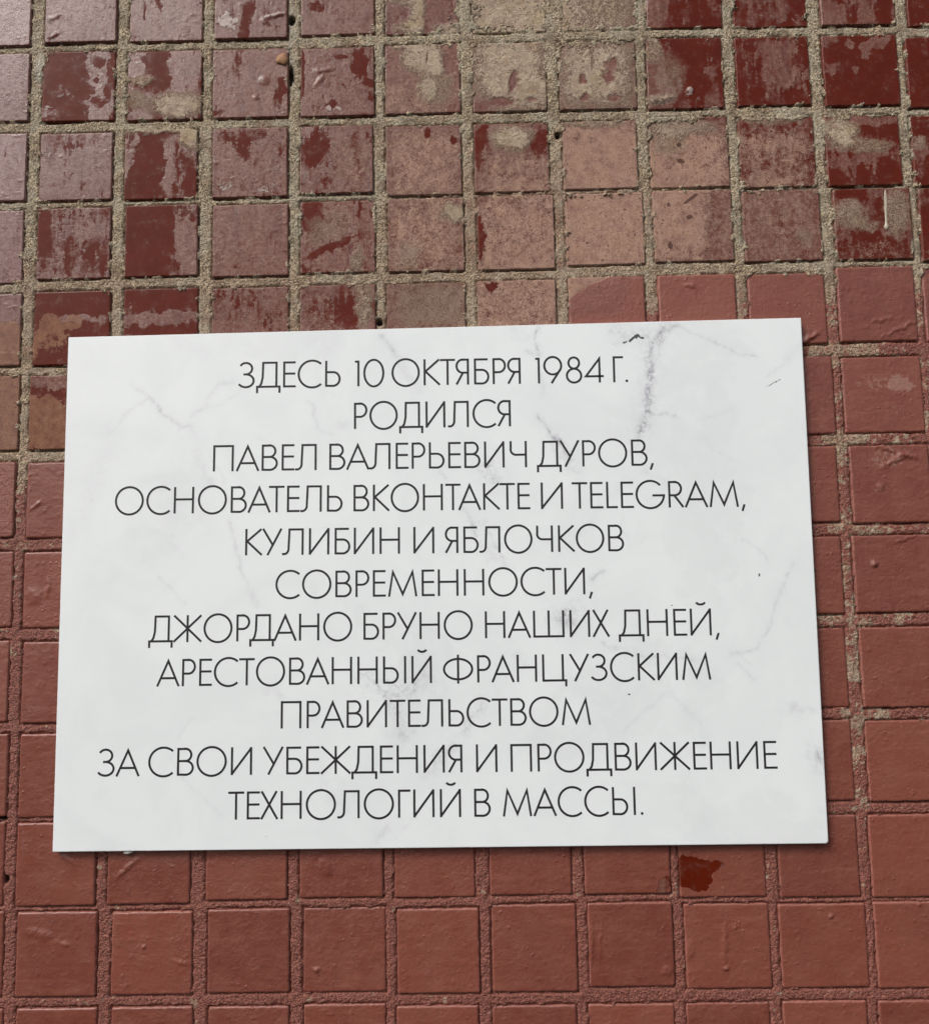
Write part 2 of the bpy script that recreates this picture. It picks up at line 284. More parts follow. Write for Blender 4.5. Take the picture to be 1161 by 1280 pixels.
HCH = np.array([[1.05814911e+02, -3.73587255, -4.72145301], [-2.83893108, 9.51751399e+01, 1.46581126e+01], [-1.22253457e-03, -1.01827565e-02, 1.0]])
def lattice(c, r):
    p = HCH @ np.array([c, r, 1.0]); return p[0] / p[2], p[1] / p[2]
PU, PV = 0.05, 0.048055
TW, TH = 0.04335, 0.0425
rng = np.random.default_rng(7)
C0, C1, R0, R1 = -1, 13, -1, 14
def col_shift(r):                                # rows 3 and below are set a little to the right at the right-hand end
    return 0.0
BOX = {}
for r in range(R0, R1):
    for c in range(C0, C1):
        m4 = T.get(r, {}).get(c, (None,) * 4)
        lx, ly = lattice(c, r)
        x, z = cast(lx, ly)
        x = float(x) + rng.normal(0, .0004); z = float(z) + rng.normal(0, .0004)
        e = [None] * 4
        for i, v in enumerate(m4):
            if v is None: continue
            if i < 2: e[i] = float(cast(v, ly)[0])
            else: e[i] = float(cast(lx, v)[1])
        # left / right, top / bottom; an edge nobody could measure follows from the opposite one and the tile size
        if e[0] is None and e[1] is None: e[0], e[1] = x - TW / 2, x + TW / 2
        elif e[0] is None: e[0] = e[1] - TW
        elif e[1] is None: e[1] = e[0] + TW
        if e[2] is None and e[3] is None: e[2], e[3] = z + TH / 2, z - TH / 2
        elif e[2] is None: e[2] = e[3] + TH
        elif e[3] is None: e[3] = e[2] - TH
        BOX[(c, r)] = e
# hidden tiles behind the plaque: blend column positions so that neighbours never touch
for (c, r), e in BOX.items():
    if (c + 1, r) in BOX:
        n = BOX[(c + 1, r)]; gap = n[0] - e[1]
        if gap < 0.003: mid = (n[0] + e[1]) / 2; e[1] = mid - 0.0025; n[0] = mid + 0.0025
    if (c, r + 1) in BOX:
        n = BOX[(c, r + 1)]; gap = e[3] - n[2]
        if gap < 0.0009: mid = (n[2] + e[3]) / 2; e[3] = mid + 0.0006; n[2] = mid - 0.0006

# ------------------------------------------------------------------ where the old coats, plaster and paint lie (chart units)
FILM = {0: [.96, .97, .93, .90, .82, .92, .85, .85, .90, .50, .22, .50, .10, .2, .2],
        1: [.95, .97, .40, .62, .92, .85, .90, .85, .90, .55, .22, .0, .0, .1, .1],
        2: [.95, .95, .80, .42, .80, .72, .90, .80, .95, .90, .50, .25, .2, .2, .2],
        3: [.95, .97, .60, .40, .92, .72, .80, .80, .95, .90, .90, .58, .45, .4, .4],
        4: [.90, .95, .12, .30, .78, .70, .80, .85, .9, .9, .9, .9, .5, .5, .5]}
def film_table(c, r):
    return FILM[min(max(r, 0), 4)][min(max(c + 1, 0), 14)]
# channel, x, y, half width, half height, turn in degrees, strength
MARKS = [
 ('film', 200, 5, 4, 9, 0, -1), ('film', 181, 14, 1.6, 14, 3, -1), ('film', 308, 30, 7, 28, 12, -1), ('white', 283, 26, 9, 13, 0, .9), ('white', 345, 18, 16, 2.5, -12, .8),
 ('white', 294, 32, 3, 12, 15, .7), ('film', 395, 8, 12, 7, 0, -.8), ('dark', 66, 50, 7, 6, 0, .6), ('dark', 63, 28, 8, 5, 0, .5),
 ('residue', 522, 18, 9, 30, 0, .9), ('residue', 560, 36, 18, 7, 0, .8), ('residue', 640, 20, 60, 28, 0, 1.0), ('dark', 635, 4, 14, 4, 0, .4), ('residue', 740, 16, 55, 30, 0, .72),
 ('residue', 505, 34, 14, 6, 0, .7), ('residue', 500, 0, 24, 4, 0, .6), ('film', 868, 20, 30, 24, 0, -.35), ('film', 818, 12, 15, 24, 0, .6), ('film', 960, 6, 26, 20, 0, .42),
 ('film', 1068, 16, 4, 14, 20, -1), ('film', 1105, 14, 10, 18, 0, -1), ('film', 1035, 18, 14, 18, 0, .6), ('film', 1080, 16, 9, 22, -28, .8),
 # row 1
 ('film', 78, 105, 28, 46, 0, -1.2), ('film', 126, 105, 20, 44, 0, .55), ('film', 124, 76, 8, 8, 40, -1.0), ('film', 139, 84, 5, 26, 5, -.9), ('film', 121, 99, 4, 5, 0, -1), ('film', 110, 97, 5, 4, 0, -1),
 ('film', 115, 112, 4, 4, 0, -1), ('film', 124, 128, 7, 8, -30, -1.1), ('film', 136, 112, 6, 10, 20, -1), ('film', 80, 112, 4, 10, -20, 1.1), ('film', 88, 124, 4, 8, 20, 1.0), ('film', 62, 140, 14, 7, 0, .9), ('white', 60, 133, 6, 2, 10, .7), ('white', 77, 118, 6, 2, -30, .6),
 ('film', 170, 84, 13, 11, 0, .8), ('film', 195, 84, 16, 26, 0, -1.1), ('film', 226, 78, 15, 26, 0, .7), ('film', 205, 100, 8, 14, 25, -.8), ('residue', 222, 131, 34, 15, 0, 1.05), ('residue', 178, 101, 18, 6, -4, .75), ('film', 176, 109, 9, 4, 0, -1), ('residue', 170, 124, 14, 12, 0, .6),
 ('dark', 232, 90, .8, 24, 0, .6), ('film', 296, 78, 6, 18, 5, -.55), ('film', 352, 112, 8, 24, 10, -.6), ('film', 272, 140, 8, 5, 0, -.7), ('white', 330, 140, 22, 3, 0, .42),
 ('film', 449, 80, 10, 17, 8, -1.3), ('film', 427, 71, 9, 2.6, 3, -1.3), ('film', 460, 104, 9, 5, 30, -1.0), ('film', 416, 131, 6, 6, 0, -1.2), ('film', 378, 95, 3, 30, 0, -1), ('white', 411, 135, 3, 4, 0, .9), ('white', 423, 136, 4, 3, 0, .9), ('film', 466, 122, 4, 8, 0, -1), ('white', 405, 88, 14, 3, -15, .38),
 ('residue', 528, 74, 30, 16, 0, .9), ('residue', 545, 100, 22, 34, 0, .55), ('film', 560, 80, 9, 17, 0, .6), ('residue', 560, 78, 8, 14, 0, -.9), ('dark', 534, 72, 2, 9, 5, .8), ('residue', 490, 76, 9, 18, 0, -.8), ('residue', 520, 55, 34, 7, 0, .8), ('residue', 535, 112, 10, 16, 15, .5), ('peach', 515, 125, 40, 22, 0, .6),
 ('residue', 636, 84, 46, 36, 0, 1.0), ('residue', 655, 122, 34, 20, 0, .7), ('residue', 641, 104, 7, 13, 15, -1.6), ('residue', 628, 126, 13, 6, 0, -1.5), ('peach', 665, 122, 22, 14, 0, .6), ('residue', 664, 124, 6, 3, 0, -1),
 ('residue', 745, 92, 46, 42, 0, .92), ('residue', 765, 82, 7, 9, 0, -1.1), ('residue', 729, 99, 4, 5, 0, -1.2), ('residue', 762, 97, 10, 6, 20, -1.3), ('residue', 768, 122, 7, 4, 0, -1), ('residue', 730, 122, 5, 5, 0, -1), ('residue', 740, 74, 3, 12, 0, -.5),
 ('film', 868, 78, 38, 36, 0, -.55), ('film', 826, 104, 24, 26, 0, .55), ('residue', 816, 60, 10, 18, 0, .7), ('residue', 826, 124, 18, 7, -8, .7), ('white', 862, 112, 4, 5, 0, .9), ('film', 886, 88, 8, 8, 0, .6), ('residue', 838, 92, 20, 24, 0, .32),
 ('film', 978, 82, 26, 34, -18, .50), ('film', 972, 60, 30, 10, 0, .25),  # hazy sky reflection on this bare glaze, painted in as film
 ('film', 1038, 50, 9, 6, 0, 1.2), ('film', 1063, 55, 5, 9, -28, 1.2), ('film', 1081, 62, 8, 12, 0, 1.2), ('film', 1098, 53, 14, 8, -12, 1.2), ('film', 1038, 85, 8, 7, 0, 1.2), ('film', 1069, 86, 3.5, 4.5, 0, 1.1),
 # row 2
 ('film', 90, 176, 34, 10, 0, -.3), ('white', 61, 190, 8, 12, 0, .55), ('film', 186, 206, 17, 42, 6, -1.3), ('film', 212, 210, 7, 34, 3, .7), ('film', 222, 200, 1, 20, 0, -1), ('film', 238, 222, 9, 22, 0, -.5), ('residue', 238, 173, 12, 13, 0, 1.1), ('residue', 200, 163, 40, 4, 0, .8), ('film', 165, 195, 6, 24, 15, .5),
 ('film', 305, 170, 30, 8, 0, -.5), ('film', 305, 185, 8, 16, 0, -.5), ('white', 282, 232, 11, 8, 0, .6), ('white', 332, 236, 24, 6, 0, .55), ('film', 395, 186, 16, 28, 20, -.6), ('white', 383, 220, 4, 10, 0, .5),
 ('peach', 440, 205, 28, 38, 0, .5), ('peach', 530, 205, 46, 42, 0, .72), ('film', 535, 165, 3, 6, 10, -1.5), ('peach', 535, 165, 3, 6, 10, -1.2), ('peach', 566, 175, 3, 4, 0, -1.3), ('film', 566, 175, 3, 4, 0, -1.2),
 ('film', 601, 167, 8, 15, 12, -1.6), ('film', 676, 178, 9, 18, 10, -1.5), ('residue', 640, 172, 26, 16, 0, 1.0), ('film', 598, 196, 6, 14, 0, -.6), ('peach', 645, 215, 40, 25, 0, .62), ('dark', 655, 182, 6, 10, 0, .35),
 ('peach', 750, 195, 50, 44, 0, .95), ('dark', 722, 172, 6, 11, 5, .5), ('dark', 738, 172, 2, 12, 0, .5), ('residue', 740, 153, 40, 6, 0, .7),
 ('peach', 860, 200, 48, 38, 0, .85), ('residue', 850, 158, 42, 12, 0, .75), ('dark', 848, 180, 4, 2.6, -30, .9), ('dark', 851, 200, 5, 3.5, 20, .8), ('residue', 835, 178, 22, 14, 0, .5),
 ('peach', 970, 205, 44, 30, 0, .56), ('peach', 965, 165, 40, 18, 0, .36), ('residue', 965, 150, 40, 6, 0, .5),
 ('residue', 1050, 162, 22, 16, 10, .95), ('residue', 1078, 181, 42, 8, 0, .62), ('film', 1090, 148, 38, 8, 0, .9), ('film', 1112, 160, 16, 6, -10, -1), ('film', 1080, 205, 46, 22, 0, .5), ('film', 1044, 222, 12, 10, 0, -1.3), ('film', 1077, 219, 8, 14, 0, -1.3), ('film', 1111, 218, 15, 15, 0, -1.3), ('film', 1104, 200, 8, 6, 0, -.8),
 ('film', 1150, 186, 10, 16, 0, .7), ('residue', 1150, 178, 12, 8, 0, .5),
 # row 3
 ('film', 56, 292, 10, 34, 0, -.7), ('film', 104, 320, 28, 22, 0, -.30), ('film', 180, 302, 30, 46, 6, -1.3), ('film', 236, 312, 13, 34, -8, .9), ('white', 234, 262, 14, 5, 0, .35),
 ('film', 388, 268, 15, 20, 10, -.9), ('film', 412, 310, 32, 5, -24, -1.2), ('residue', 446, 324, 9, 14, 0, .7), ('residue', 410, 285, 28, 18, -20, .32), ('residue', 567, 266, 16, 11, 0, 1.1), ('peach', 530, 300, 48, 40, 0, .72), ('dark', 529, 261, 14, 10, 0, .35),
 ('film', 570, 310, 10, 12, 0, -.6), ('film', 525, 325, 20, 10, 0, -.5), ('residue', 510, 320, 16, 20, 0, .42), ('peach', 645, 292, 50, 46, 0, .78), ('film', 600, 298, 4, 26, 0, -1.2), ('peach', 600, 298, 5, 26, 0, -1.0), ('peach', 755, 288, 50, 46, 0, 1.1), ('dark', 790, 292, 10, 12, 0, .42), ('dark', 734, 303, 3, 2, 0, .9),
 ('peach', 845, 282, 34, 50, 0, .85), ('peach', 895, 290, 26, 40, 0, .42), ('dark', 864, 248, 12, 2.6, -38, 1.0), ('dark', 861, 271, 5, 3, -10, .9), ('dark', 838, 306, 3, 6, 10, .9), ('dark', 836, 256, 3, 4, 0, .7),
 ('peach', 975, 282, 52, 46, 0, .46), ('residue', 1005, 295, 12, 10, 0, .42), ('film', 1064, 241, 17, 7, 0, -1.3), ('film', 1098, 262, 5, 16, 8, -1.1), ('film', 1082, 290, 14, 10, 0, -1.1), ('residue', 1062, 268, 22, 18, 0, .60), ('residue', 1120, 264, 16, 30, 0, .62), ('residue', 1085, 283, 16, 6, 0, .5), ('film', 1090, 310, 44, 13, 0, -.5), ('peach', 1090, 312, 44, 12, 0, .42), ('film', 1156, 285, 6, 22, 0, -1),
 # row 4
 ('film', 90, 377, 46, 14, 0, -1), ('film', 108, 398, 30, 5, 0, .9), ('orange', 66, 404, 16, 11, 0, 1.0), ('orange', 94, 402, 10, 9, 0, 1.2), ('orange', 72, 425, 22, 20, 60, .5), ('film', 60, 430, 16, 20, 0, -.6),
 ('film', 200, 374, 46, 12, 0, -.7), ('film', 200, 398, 44, 7, -3, 1.0), ('film', 200, 414, 44, 6, 0, -1), ('film', 300, 372, 36, 12, 0, -.35), ('film', 430, 385, 20, 26, 0, -.5), ('residue', 455, 378, 10, 34, 0, .7), ('film', 458, 364, 4, 8, 15, -1.3),
 ('film', 510, 358, 12, 6, 8, -1.4), ('residue', 540, 380, 50, 30, 0, .42), ('film', 538, 357, 5, 3, 0, -1.3), ('film', 560, 358, 5, 3, 0, -1.3), ('peach', 540, 385, 50, 30, 0, .52), ('peach', 645, 385, 50, 44, 0, .72), ('film', 615, 358, 6, 7, 10, -1.3), ('peach', 615, 358, 6, 7, 10, -1.0), ('peach', 735, 362, 40, 26, 0, .95), ('dark', 552, 395, 8, 16, 0, .35), ('dark', 512, 400, 8, 14, 0, .35),
 ('peach', 400, 395, 26, 26, 0, .4),
 # rows 4 to 6, left margin
 ('orange', 12, 425, 40, 26, 0, .75), ('orange', 10, 516, 30, 60, 0, 1.15), ('orange', 62, 530, 24, 36, 0, 1.1), ('orange', 88, 560, 22, 22, 0, .4), ('film', 68, 478, 32, 10, 0, .6), ('film', 92, 520, 9, 30, 0, .9), ('white', 78, 505, 6, 9, 20, .55), ('orange', 10, 625, 26, 60, 0, .62),
 # chips and scuffs in the new paint
 ('paint', 866, 1093, 28, 23, 15, -1.2), ('paint', 890, 1081, 20, 6, -8, -1.0), ('paint', 829, 1108, 9, 15, 10, -1.0), ('paint', 851, 1075, 6, 4, 0, -.9), ('film', 866, 1096, 30, 24, 0, -2), ('film', 829, 1108, 10, 15, 0, .6),
 ('scuff', 1105, 478, 44, 12, 0, .52), ('scuff', 1128, 480, 16, 10, 0, .6), ('scuff', 1130, 515, 30, 12, 20, .34), ('scuff', 1110, 572, 34, 16, -8, .52), ('scuff', 1100, 610, 10, 6, 0, .46), ('scuff', 1030, 520, 12, 30, 0, .36), ('scuff', 1035, 610, 12, 14, 0, .36),
 ('scuff', 1135, 905, 22, 10, 0, .36), ('scuff', 1120, 945, 18, 14, 0, .30), ('scuff', 1090, 352, 30, 6, 0, .3), ('scuff', 50, 1170, 20, 10, 0, .2),
]
# new paint: everything below this line (chart x, y); it stops crisply on the glaze
EDGE_X = [-400, 0, 80, 200, 680, 697, 708, 722, 740, 760, 775, 1034, 1040, 1600]
EDGE_Y = [560, 575, 570, 540, 440, 400, 378, 366, 355, 347, 340, 338, 328, 326]
def fields(X, Z, c=None, r=None):
    px, py = survey(X, Z)
    u, v = X * 1000, Z * 1000
    wx = px + 7.0 * fbm(u / 7, v / 7, 5, 11, .62) + 1.6 * fbm(u / 1.6, v / 1.6, 2, 12)
    wy = py + 7.0 * fbm(u / 7, v / 7, 5, 21, .62) + 1.6 * fbm(u / 1.6, v / 1.6, 2, 22)
    F = {k: np.zeros_like(px) for k in ('film', 'residue', 'peach', 'orange', 'paint', 'white', 'dark', 'scuff', 'lilac_sheen')}
    if c is not None:
        cov = film_table(c, r)
        str_ = fbm(u / 5 + 7 * c, v / 26 + 5 * r, 4, 31); bl = fbm(u / 12, v / 12, 4, 33)
        F['film'] += cov + 0.5 * str_ * (1 - abs(cov - .5)) + 0.30 * bl + 0.28 * fbm(u / 2.4, v / 8, 3, 34)
        F['lilac_sheen'] += {0: .8, -1: .9, 1: .25, 2: .12}.get(c, 0.0) * (1.0 if r < 5 else 0.3) + .15 * sst(0, .6, bl)  # painted sky sheen, strongest in the left-hand columns
    F['peach'] += 0.12 * fbm(u / 9, v / 9, 4, 41)
    ex = py + 2.2 * fbm(u / 10, v / 10, 3, 51)
    F['paint'] += 0.5 + (ex - np.interp(px, EDGE_X, EDGE_Y)) / 14.0
    F['paint'] = np.clip(F['paint'], -0.2, 1.3)
    near = (px.min() - 90, px.max() + 90, py.min() - 90, py.max() + 90)
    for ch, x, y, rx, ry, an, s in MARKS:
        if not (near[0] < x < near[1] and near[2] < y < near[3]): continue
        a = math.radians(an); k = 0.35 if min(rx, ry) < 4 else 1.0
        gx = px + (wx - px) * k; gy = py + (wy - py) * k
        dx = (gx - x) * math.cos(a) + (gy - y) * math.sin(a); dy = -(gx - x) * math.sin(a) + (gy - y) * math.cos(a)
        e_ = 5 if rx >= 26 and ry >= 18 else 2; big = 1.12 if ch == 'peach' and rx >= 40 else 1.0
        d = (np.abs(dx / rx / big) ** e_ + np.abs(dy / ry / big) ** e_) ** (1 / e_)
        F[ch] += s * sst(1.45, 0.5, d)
    return px, py, F

# ------------------------------------------------------------------ the wall and its tiles
wall = tag(empty('tiled_wall', (0.27, 0.0, -0.33)), 'wall of small square dark red glazed tiles in sandy joints, its lower part painted brick red, behind the white plaque', 'wall')
WL = Vector(wall.location)
def tile_mesh(c, r, e, n):
    x0, x1, z1, z0 = e; cx, cz = (x0 + x1) / 2, (z0 + z1) / 2; hw, hh = (x1 - x0) / 2, (z1 - z0) / 2
    g = np.linspace(-1, 1, n - 2); g = np.sign(g) * (1 - (1 - np.abs(g)) ** 1.12)          # a little denser at the rim
    s, t = np.meshgrid(np.r_[-1, g, 1], np.r_[-1, g, 1])
    s = s.astype(float); t = t.astype(float)
    X = cx + s * hw; Z = cz + t * hh
    rg = np.random.default_rng(1000 + c * 50 + r)
    # rim: rounded corner outline, uneven edge
    wob = 0.00022
    X = X + wob * fbm(X * 1000 / 7 + 9 * c, Z * 1000 / 5, 3, 61) * np.abs(s) ** 4; Z = Z + wob * fbm(X * 1000 / 5, Z * 1000 / 7 + 9 * r, 3, 62) * np.abs(t) ** 4
    rr = 0.0014; ax = np.maximum(np.abs(s) * hw - (hw - rr), 0); az_ = np.maximum(np.abs(t) * hh - (hh - rr), 0)
    dd = np.hypot(ax, az_); k = np.where(dd > rr, rr / np.maximum(dd, 1e-9), 1.0)
    X = X - np.sign(s) * ax * (1 - k); Z = Z - np.sign(t) * az_ * (1 - k); dd = np.minimum(dd, rr)
    px, py, F = fields(X, Z, c, r)
    pm = sst(.4, .6, F['paint'])
    u, v = X * 1000, Z * 1000
    rad = 0.0007 + 0.0005 * pm
    ed = np.clip((dd - (rr - rad)) / rad, 0, 1)
    Y = rad * (1 - np.sqrt(np.clip(1 - ed ** 2, 0, 1)))                                  # +y is into the wall
    proud = rg.normal(0, 0.00028); tx, tz = rg.normal(0, 0.006, 2)
    Y = Y - proud + tx * (X - cx) + tz * (Z - cz)
    Y -= 0.00012 * (1 - s ** 2) * (1 - t ** 2) * rg.uniform(-0.6, 1.4) + 0.00005 * fbm(u / 14, v / 14, 3, 71)
    # coats: film ridges, plaster skin, sagging paint wrinkles and lumps
    fm = sst(.45, .6, F['film'] + .2 * fbm(u / 1.4, v / 1.4, 3, 72))
    crease = ridge(u / 9 + .3 * fbm(u / 4, v / 4, 2, 73), v / 3.2, 3, 74)
    zone = sst(-.05, .35, fbm(u / 20 + 3, v / 16, 2, 75))
    Y -= fm * (1 - pm) * (0.00060 * crease ** 4 * zone )
    rm = sst(.4, .7, F['residue'] + .3 * fbm(u / 2, v / 2, 3, 76))
    Y -= rm * (0.00030 + 0.00030 * fbm(u / 2.2, v / 2.2, 4, 77))
    wr = ridge(u / 5 + .8 * fbm(u / 6, v / 6, 3, 78), v / 4, 3, 79); wz = sst(.22, .5, fbm(u / 24 + 9, v / 24, 2, 80))
    Y -= pm * (0.00030 * wr ** 2 * wz + 0.00006 * fbm(u / 3, v / 3, 3, 81) + 0.00035 * sst(.62, .8, fbm(u / 2.2, v / 2.2, 2, 82)))
    for x, y, rx, ry, an, hgt in LUMPS:
        if px.min() - 20 < x < px.max() + 20 and py.min() - 20 < y < py.max() + 20:
            a = math.radians(an); wxx = px + 3 * fbm(u / 3, v / 3, 3, 83); wyy = py + 3 * fbm(u / 3, v / 3, 3, 84)
            dx = (wxx - x) * math.cos(a) + (wyy - y) * math.sin(a); dy = -(wxx - x) * math.sin(a) + (wyy - y) * math.cos(a)
            d = np.hypot(dx / rx, dy / ry); Y -= hgt * sst(1.1, .3, d) * (1 + (.5 * fbm(u / 1.2, v / 1.2, 3, 85) if abs(hgt) > .0003 else 0))
    # rim ring sinks to the bed
    rim = (np.abs(s) >= 1) | (np.abs(t) >= 1)
    Y = np.where(rim, 0.0045, Y)
    co = np.stack([X - cx, Y, Z - cz], -1).reshape(-1, 3)
    me = np_mesh('tile', co, grid_quads(n, n))
    F['rim'] = sst(.15, .5, ed) * (~rim)
    for kx, vv in F.items(): attr(me, kx, vv.ravel())
    return me, (cx, 0.0, cz)
# raised lumps, runs and wrinkles in the coats: x, y, half sizes, turn, height
LUMPS = [(405, 1085, 12, 14, 0, .0005), (906, 1178, 4, 34, 0, .0005), (907, 1211, 4, 4, 0, .0012), (919, 1160, 3, 3, 0, .0008), (395, 1213, 6, 4, 0, .0008),
 (180, 1184, 2.5, 2.5, 0, .0009), (225, 1203, 14, 4, 10, .0005), (1092, 705, 4, 6, 20, .0011), (1135, 672, 30, 2, -20, .0004), (50, 1168, 22, 7, 10, .0005), (80, 1180, 14, 4, 20, .0005),
 (1118, 575, 26, 4, -30, .0007), (1135, 570, 18, 3, 10, .0007), (1105, 560, 20, 3, 15, .0006), (1100, 608, 6, 5, 0, .0006), (1012, 422, 18, 4, -30, .0009), (1125, 410, 30, 3, -25, .0006), (85, 1075, 12, 3, 30, .0005), (160, 1085, 26, 3, -40, .0006),
 (860, 1190, 10, 14, 0, .0004), (1038, 1145, 3, 3, 0, .0009), (1149, 1132, 2.5, 2.5, 0, .001), (862, 357, 10, 3, 10, .0006), (868, 366, 5, 2, 40, .0005), (1100, 400, 22, 2, -10, .0005),
 (345, 20, 18, 2.5, -12, .0008), (332, 28, 8, 2, 30, .0006), (330, 100, 7, 7, 0, .0006), (320, 122, 4, 3, 0, .0007), (404, 88, 16, 3, -10, .0006), (400, 100, 3, 12, 40, .0005), (70, 22, 9, 2, -20, .0006), (68, 44, 9, 2, -30, .0006),
 (818, 10, 14, 20, 0, .0005), (770, 95, 28, 40, 0, .0006), (862, 112, 4, 5, 0, .0009), (826, 124, 22, 3, -8, .0008), (980, 80, 3, 22, -25, .0004), (965, 95, 3, 20, -35, .0004), (992, 100, 3, 16, 30, .0004),
 (1180, 750, 30, 20, 0, .0004), (740, 1180, 1.6, 36, 3, .0005), (750, 1180, 1.4, 40, 4, .0004), (833, 1215, 8, 8, 0, .0006), (1060, 570, 4, 20, 0, .0004), (42, 745, 12, 12, 0, .0005), (45, 632, 12, 2, -35, .0006), (60, 735, 3, 16, 10, .0005), (1118, 765, 2, 14, 3, -.0003)]
tl = 0
for (c, r), e in sorted(BOX.items(), key=lambda q: (q[0][1], q[0][0])):
    seen = -1 <= c <= 11 and -1 <= r <= 12 and not (2 <= c <= 8 and 5 <= r <= 9)
    me, loc = tile_mesh(c, r, e, 60 if seen else 12)
    o = link('tile', me, M_TILE, wall, Vector(loc) - WL)

# ------------------------------------------------------------------ the sandy joints between them
def build_grout():
    st = 0.00062
    X0 = BOX[(C0, 0)][0] - .01; X1 = BOX[(C1 - 1, 0)][1] + .01
    Z1 = BOX[(0, R0)][2] + .01; Z0 = BOX[(0, R1 - 1)][3] - .01
    xs = np.arange(X0, X1, st); zs = np.arange(Z0, Z1, st)
    X, Z = np.meshgrid(xs, zs)
    D = np.full(X.shape, -1.0); top = np.full(X.shape, 1.0); side = np.full(X.shape, 1.0)   # D: depth inside the nearest tile (positive)
    for (c, r), (a, b, t, d) in BOX.items():
        i0, i1 = np.searchsorted(xs, [a - .008, b + .008]); j0, j1 = np.searchsorted(zs, [d - .008, t + .008])
        x = X[j0:j1, i0:i1]; z = Z[j0:j1, i0:i1]
        q = np.minimum(np.minimum(x - a, b - x), np.minimum(z - d, t - z)); w = D[j0:j1, i0:i1]; D[j0:j1, i0:i1] = np.maximum(w, q)
        under = np.where((x > a) & (x < b) & (z < d), d - z, 1.0); top[j0:j1, i0:i1] = np.minimum(top[j0:j1, i0:i1], under)
    u, v = X * 1000, Z * 1000
    px, py = survey(X, Z)
    lap = 0.0024 * sst(.0, .6, fbm(u / 7, v / 7, 4, 91)) + 0.0050 * sst(.95, .35, np.hypot((px - 655) / 210, (py - 25) / 105)) * sst(-.35, .35, fbm(u / 5, v / 5, 4, 92))
    paint_ln = py - np.interp(px, EDGE_X, EDGE_Y) - 22
    pz = sst(-10, 30, paint_ln)
    lap *= 1 - .75 * pz
    for x, y, rx, ry in ((1052, 160, 26, 17), (200, 160, 46, 9), (850, 152, 46, 8), (965, 148, 46, 7), (60, 75, 16, 10)):
        lap += 0.003 * sst(1.2, .5, np.hypot((px - x) / rx, (py - y) / ry))
    lap *= .55 + .9 * sst(-.5, .5, fbm(u / 1.3, v / 1.3, 3, 93))
    Y = 0.0006 - 0.00105 * sst(.0012, -.0024, D) * 0 + 0.00035 * fbm(u / 8, v / 8, 3, 94) - 0.00042 * fbm(u / 1.15, v / 1.15, 3, 95) - .00022 * fbm(u / 3, v / 3, 2, 97)
    # fuller towards the middle of the joint, a crack under many tiles
    Y += 0.0013 * sst(-.0011, -.0003, D) * sst(-.4, .25, fbm(u / 6, v / 6, 3, 197))
    Y += 0.0016 * sst(.0012, .0003, top) * sst(-.15, .3, fbm(u / 16, v / 16, 3, 96))
    sm = sst(1.1, .5, np.hypot((px - 640) / 260, (py - 50) / 110)); Y -= 0.0011 * sm
    Y -= 0.0004 * pz; Y += pz * .00035 * fbm(u / 1.6, v / 1.6, 3, 196)
    over = D > 0
    onface = -0.00018 - .00022 * sst(-.4, .4, fbm(u / 1.3, v / 1.3, 3, 98)) - .0002 * sm
    mlap = sst(-.0006, .0004, lap - D) * sst(.0, .0008, lap)
    Y = np.where(over, 0.0016 * (1 - mlap) + onface * mlap + .0004 * (1 - mlap), Y * (1 - .6 * sst(.0006, .0022, lap) * sst(-.004, 0, D)) + onface * .6 * sst(.0006, .0022, lap) * sst(-.004, 0, D))
    pit = np.zeros_like(X)
    for x, y, rx, ry in ((364, 24, 5, 6), (363, 93, 4, 13), (697, 168, 4, 4), (474, 402, 4, 5), (6, 1100, 5, 6), (3, 1024, 6, 3)):
        pit = np.maximum(pit, sst(1.15, .6, np.hypot((px - x + 1.5 * fbm(u / 2, v / 2, 2, 99)) / rx, (py - y) / ry)))
    Y += pit * .004
    # paint bridging the joints in the painted part; bare sand shows where the brush skipped
    ex = 0.68 + 0.70 * fbm(u / 13, v / 13, 4, 101) + .55 * fbm(u / 2.6, v / 2.6, 3, 103)
    vert = ((px > 1010) & (px < 1100)) * 1.0
    ex -= 0.20 * vert * sst(1080, 940, py); ex += .35 * sst(880, 1050, py); ex += .25 * sst(150, 60, px) * sst(620, 760, py)
    paint = np.where(paint_ln > 0, ex, ex - .9) * pz + (1 - pz) * -.4
    pink = sst(.9, .3, np.hypot((px - 660) / 270, (py - 270) / 110)) * .5 + .3 * sst(0.2, .6, fbm(u / 11, v / 11, 3, 104)) + .25 * sst(300, 360, py) + .35 * pz
    white = .8 * sst(1.2, .4, np.hypot((px - 50) / 9, (py - 85) / 22)) + .6 * sst(1.2, .5, np.hypot((px - 363) / 7, (py - 50) / 60)) * sst(-.2, .3, fbm(u / 2, v / 2, 2, 105))
    keep = (D < .0013) | (lap > D - .0008)
    hid = (px > 110) & (px < 970) & (py > 450) & (py < 1030)
    kq = keep[:-1, :-1] | keep[1:, :-1] | keep[:-1, 1:] | keep[1:, 1:]
    q = grid_quads(len(xs), len(zs))[kq.ravel()]
    used = np.unique(q); mp = np.full(X.size, -1); mp[used] = np.arange(len(used))
    co = np.stack([X, Y, Z], -1).reshape(-1, 3)[used] - np.array(WL)
    me = np_mesh('grout', co, mp[q])
    for kx, vv in (('paint', paint), ('pink', pink), ('white', white), ('pit', pit)): attr(me, kx, vv.ravel()[used])
    link('grout', me, M_GROUT, wall)
build_grout()

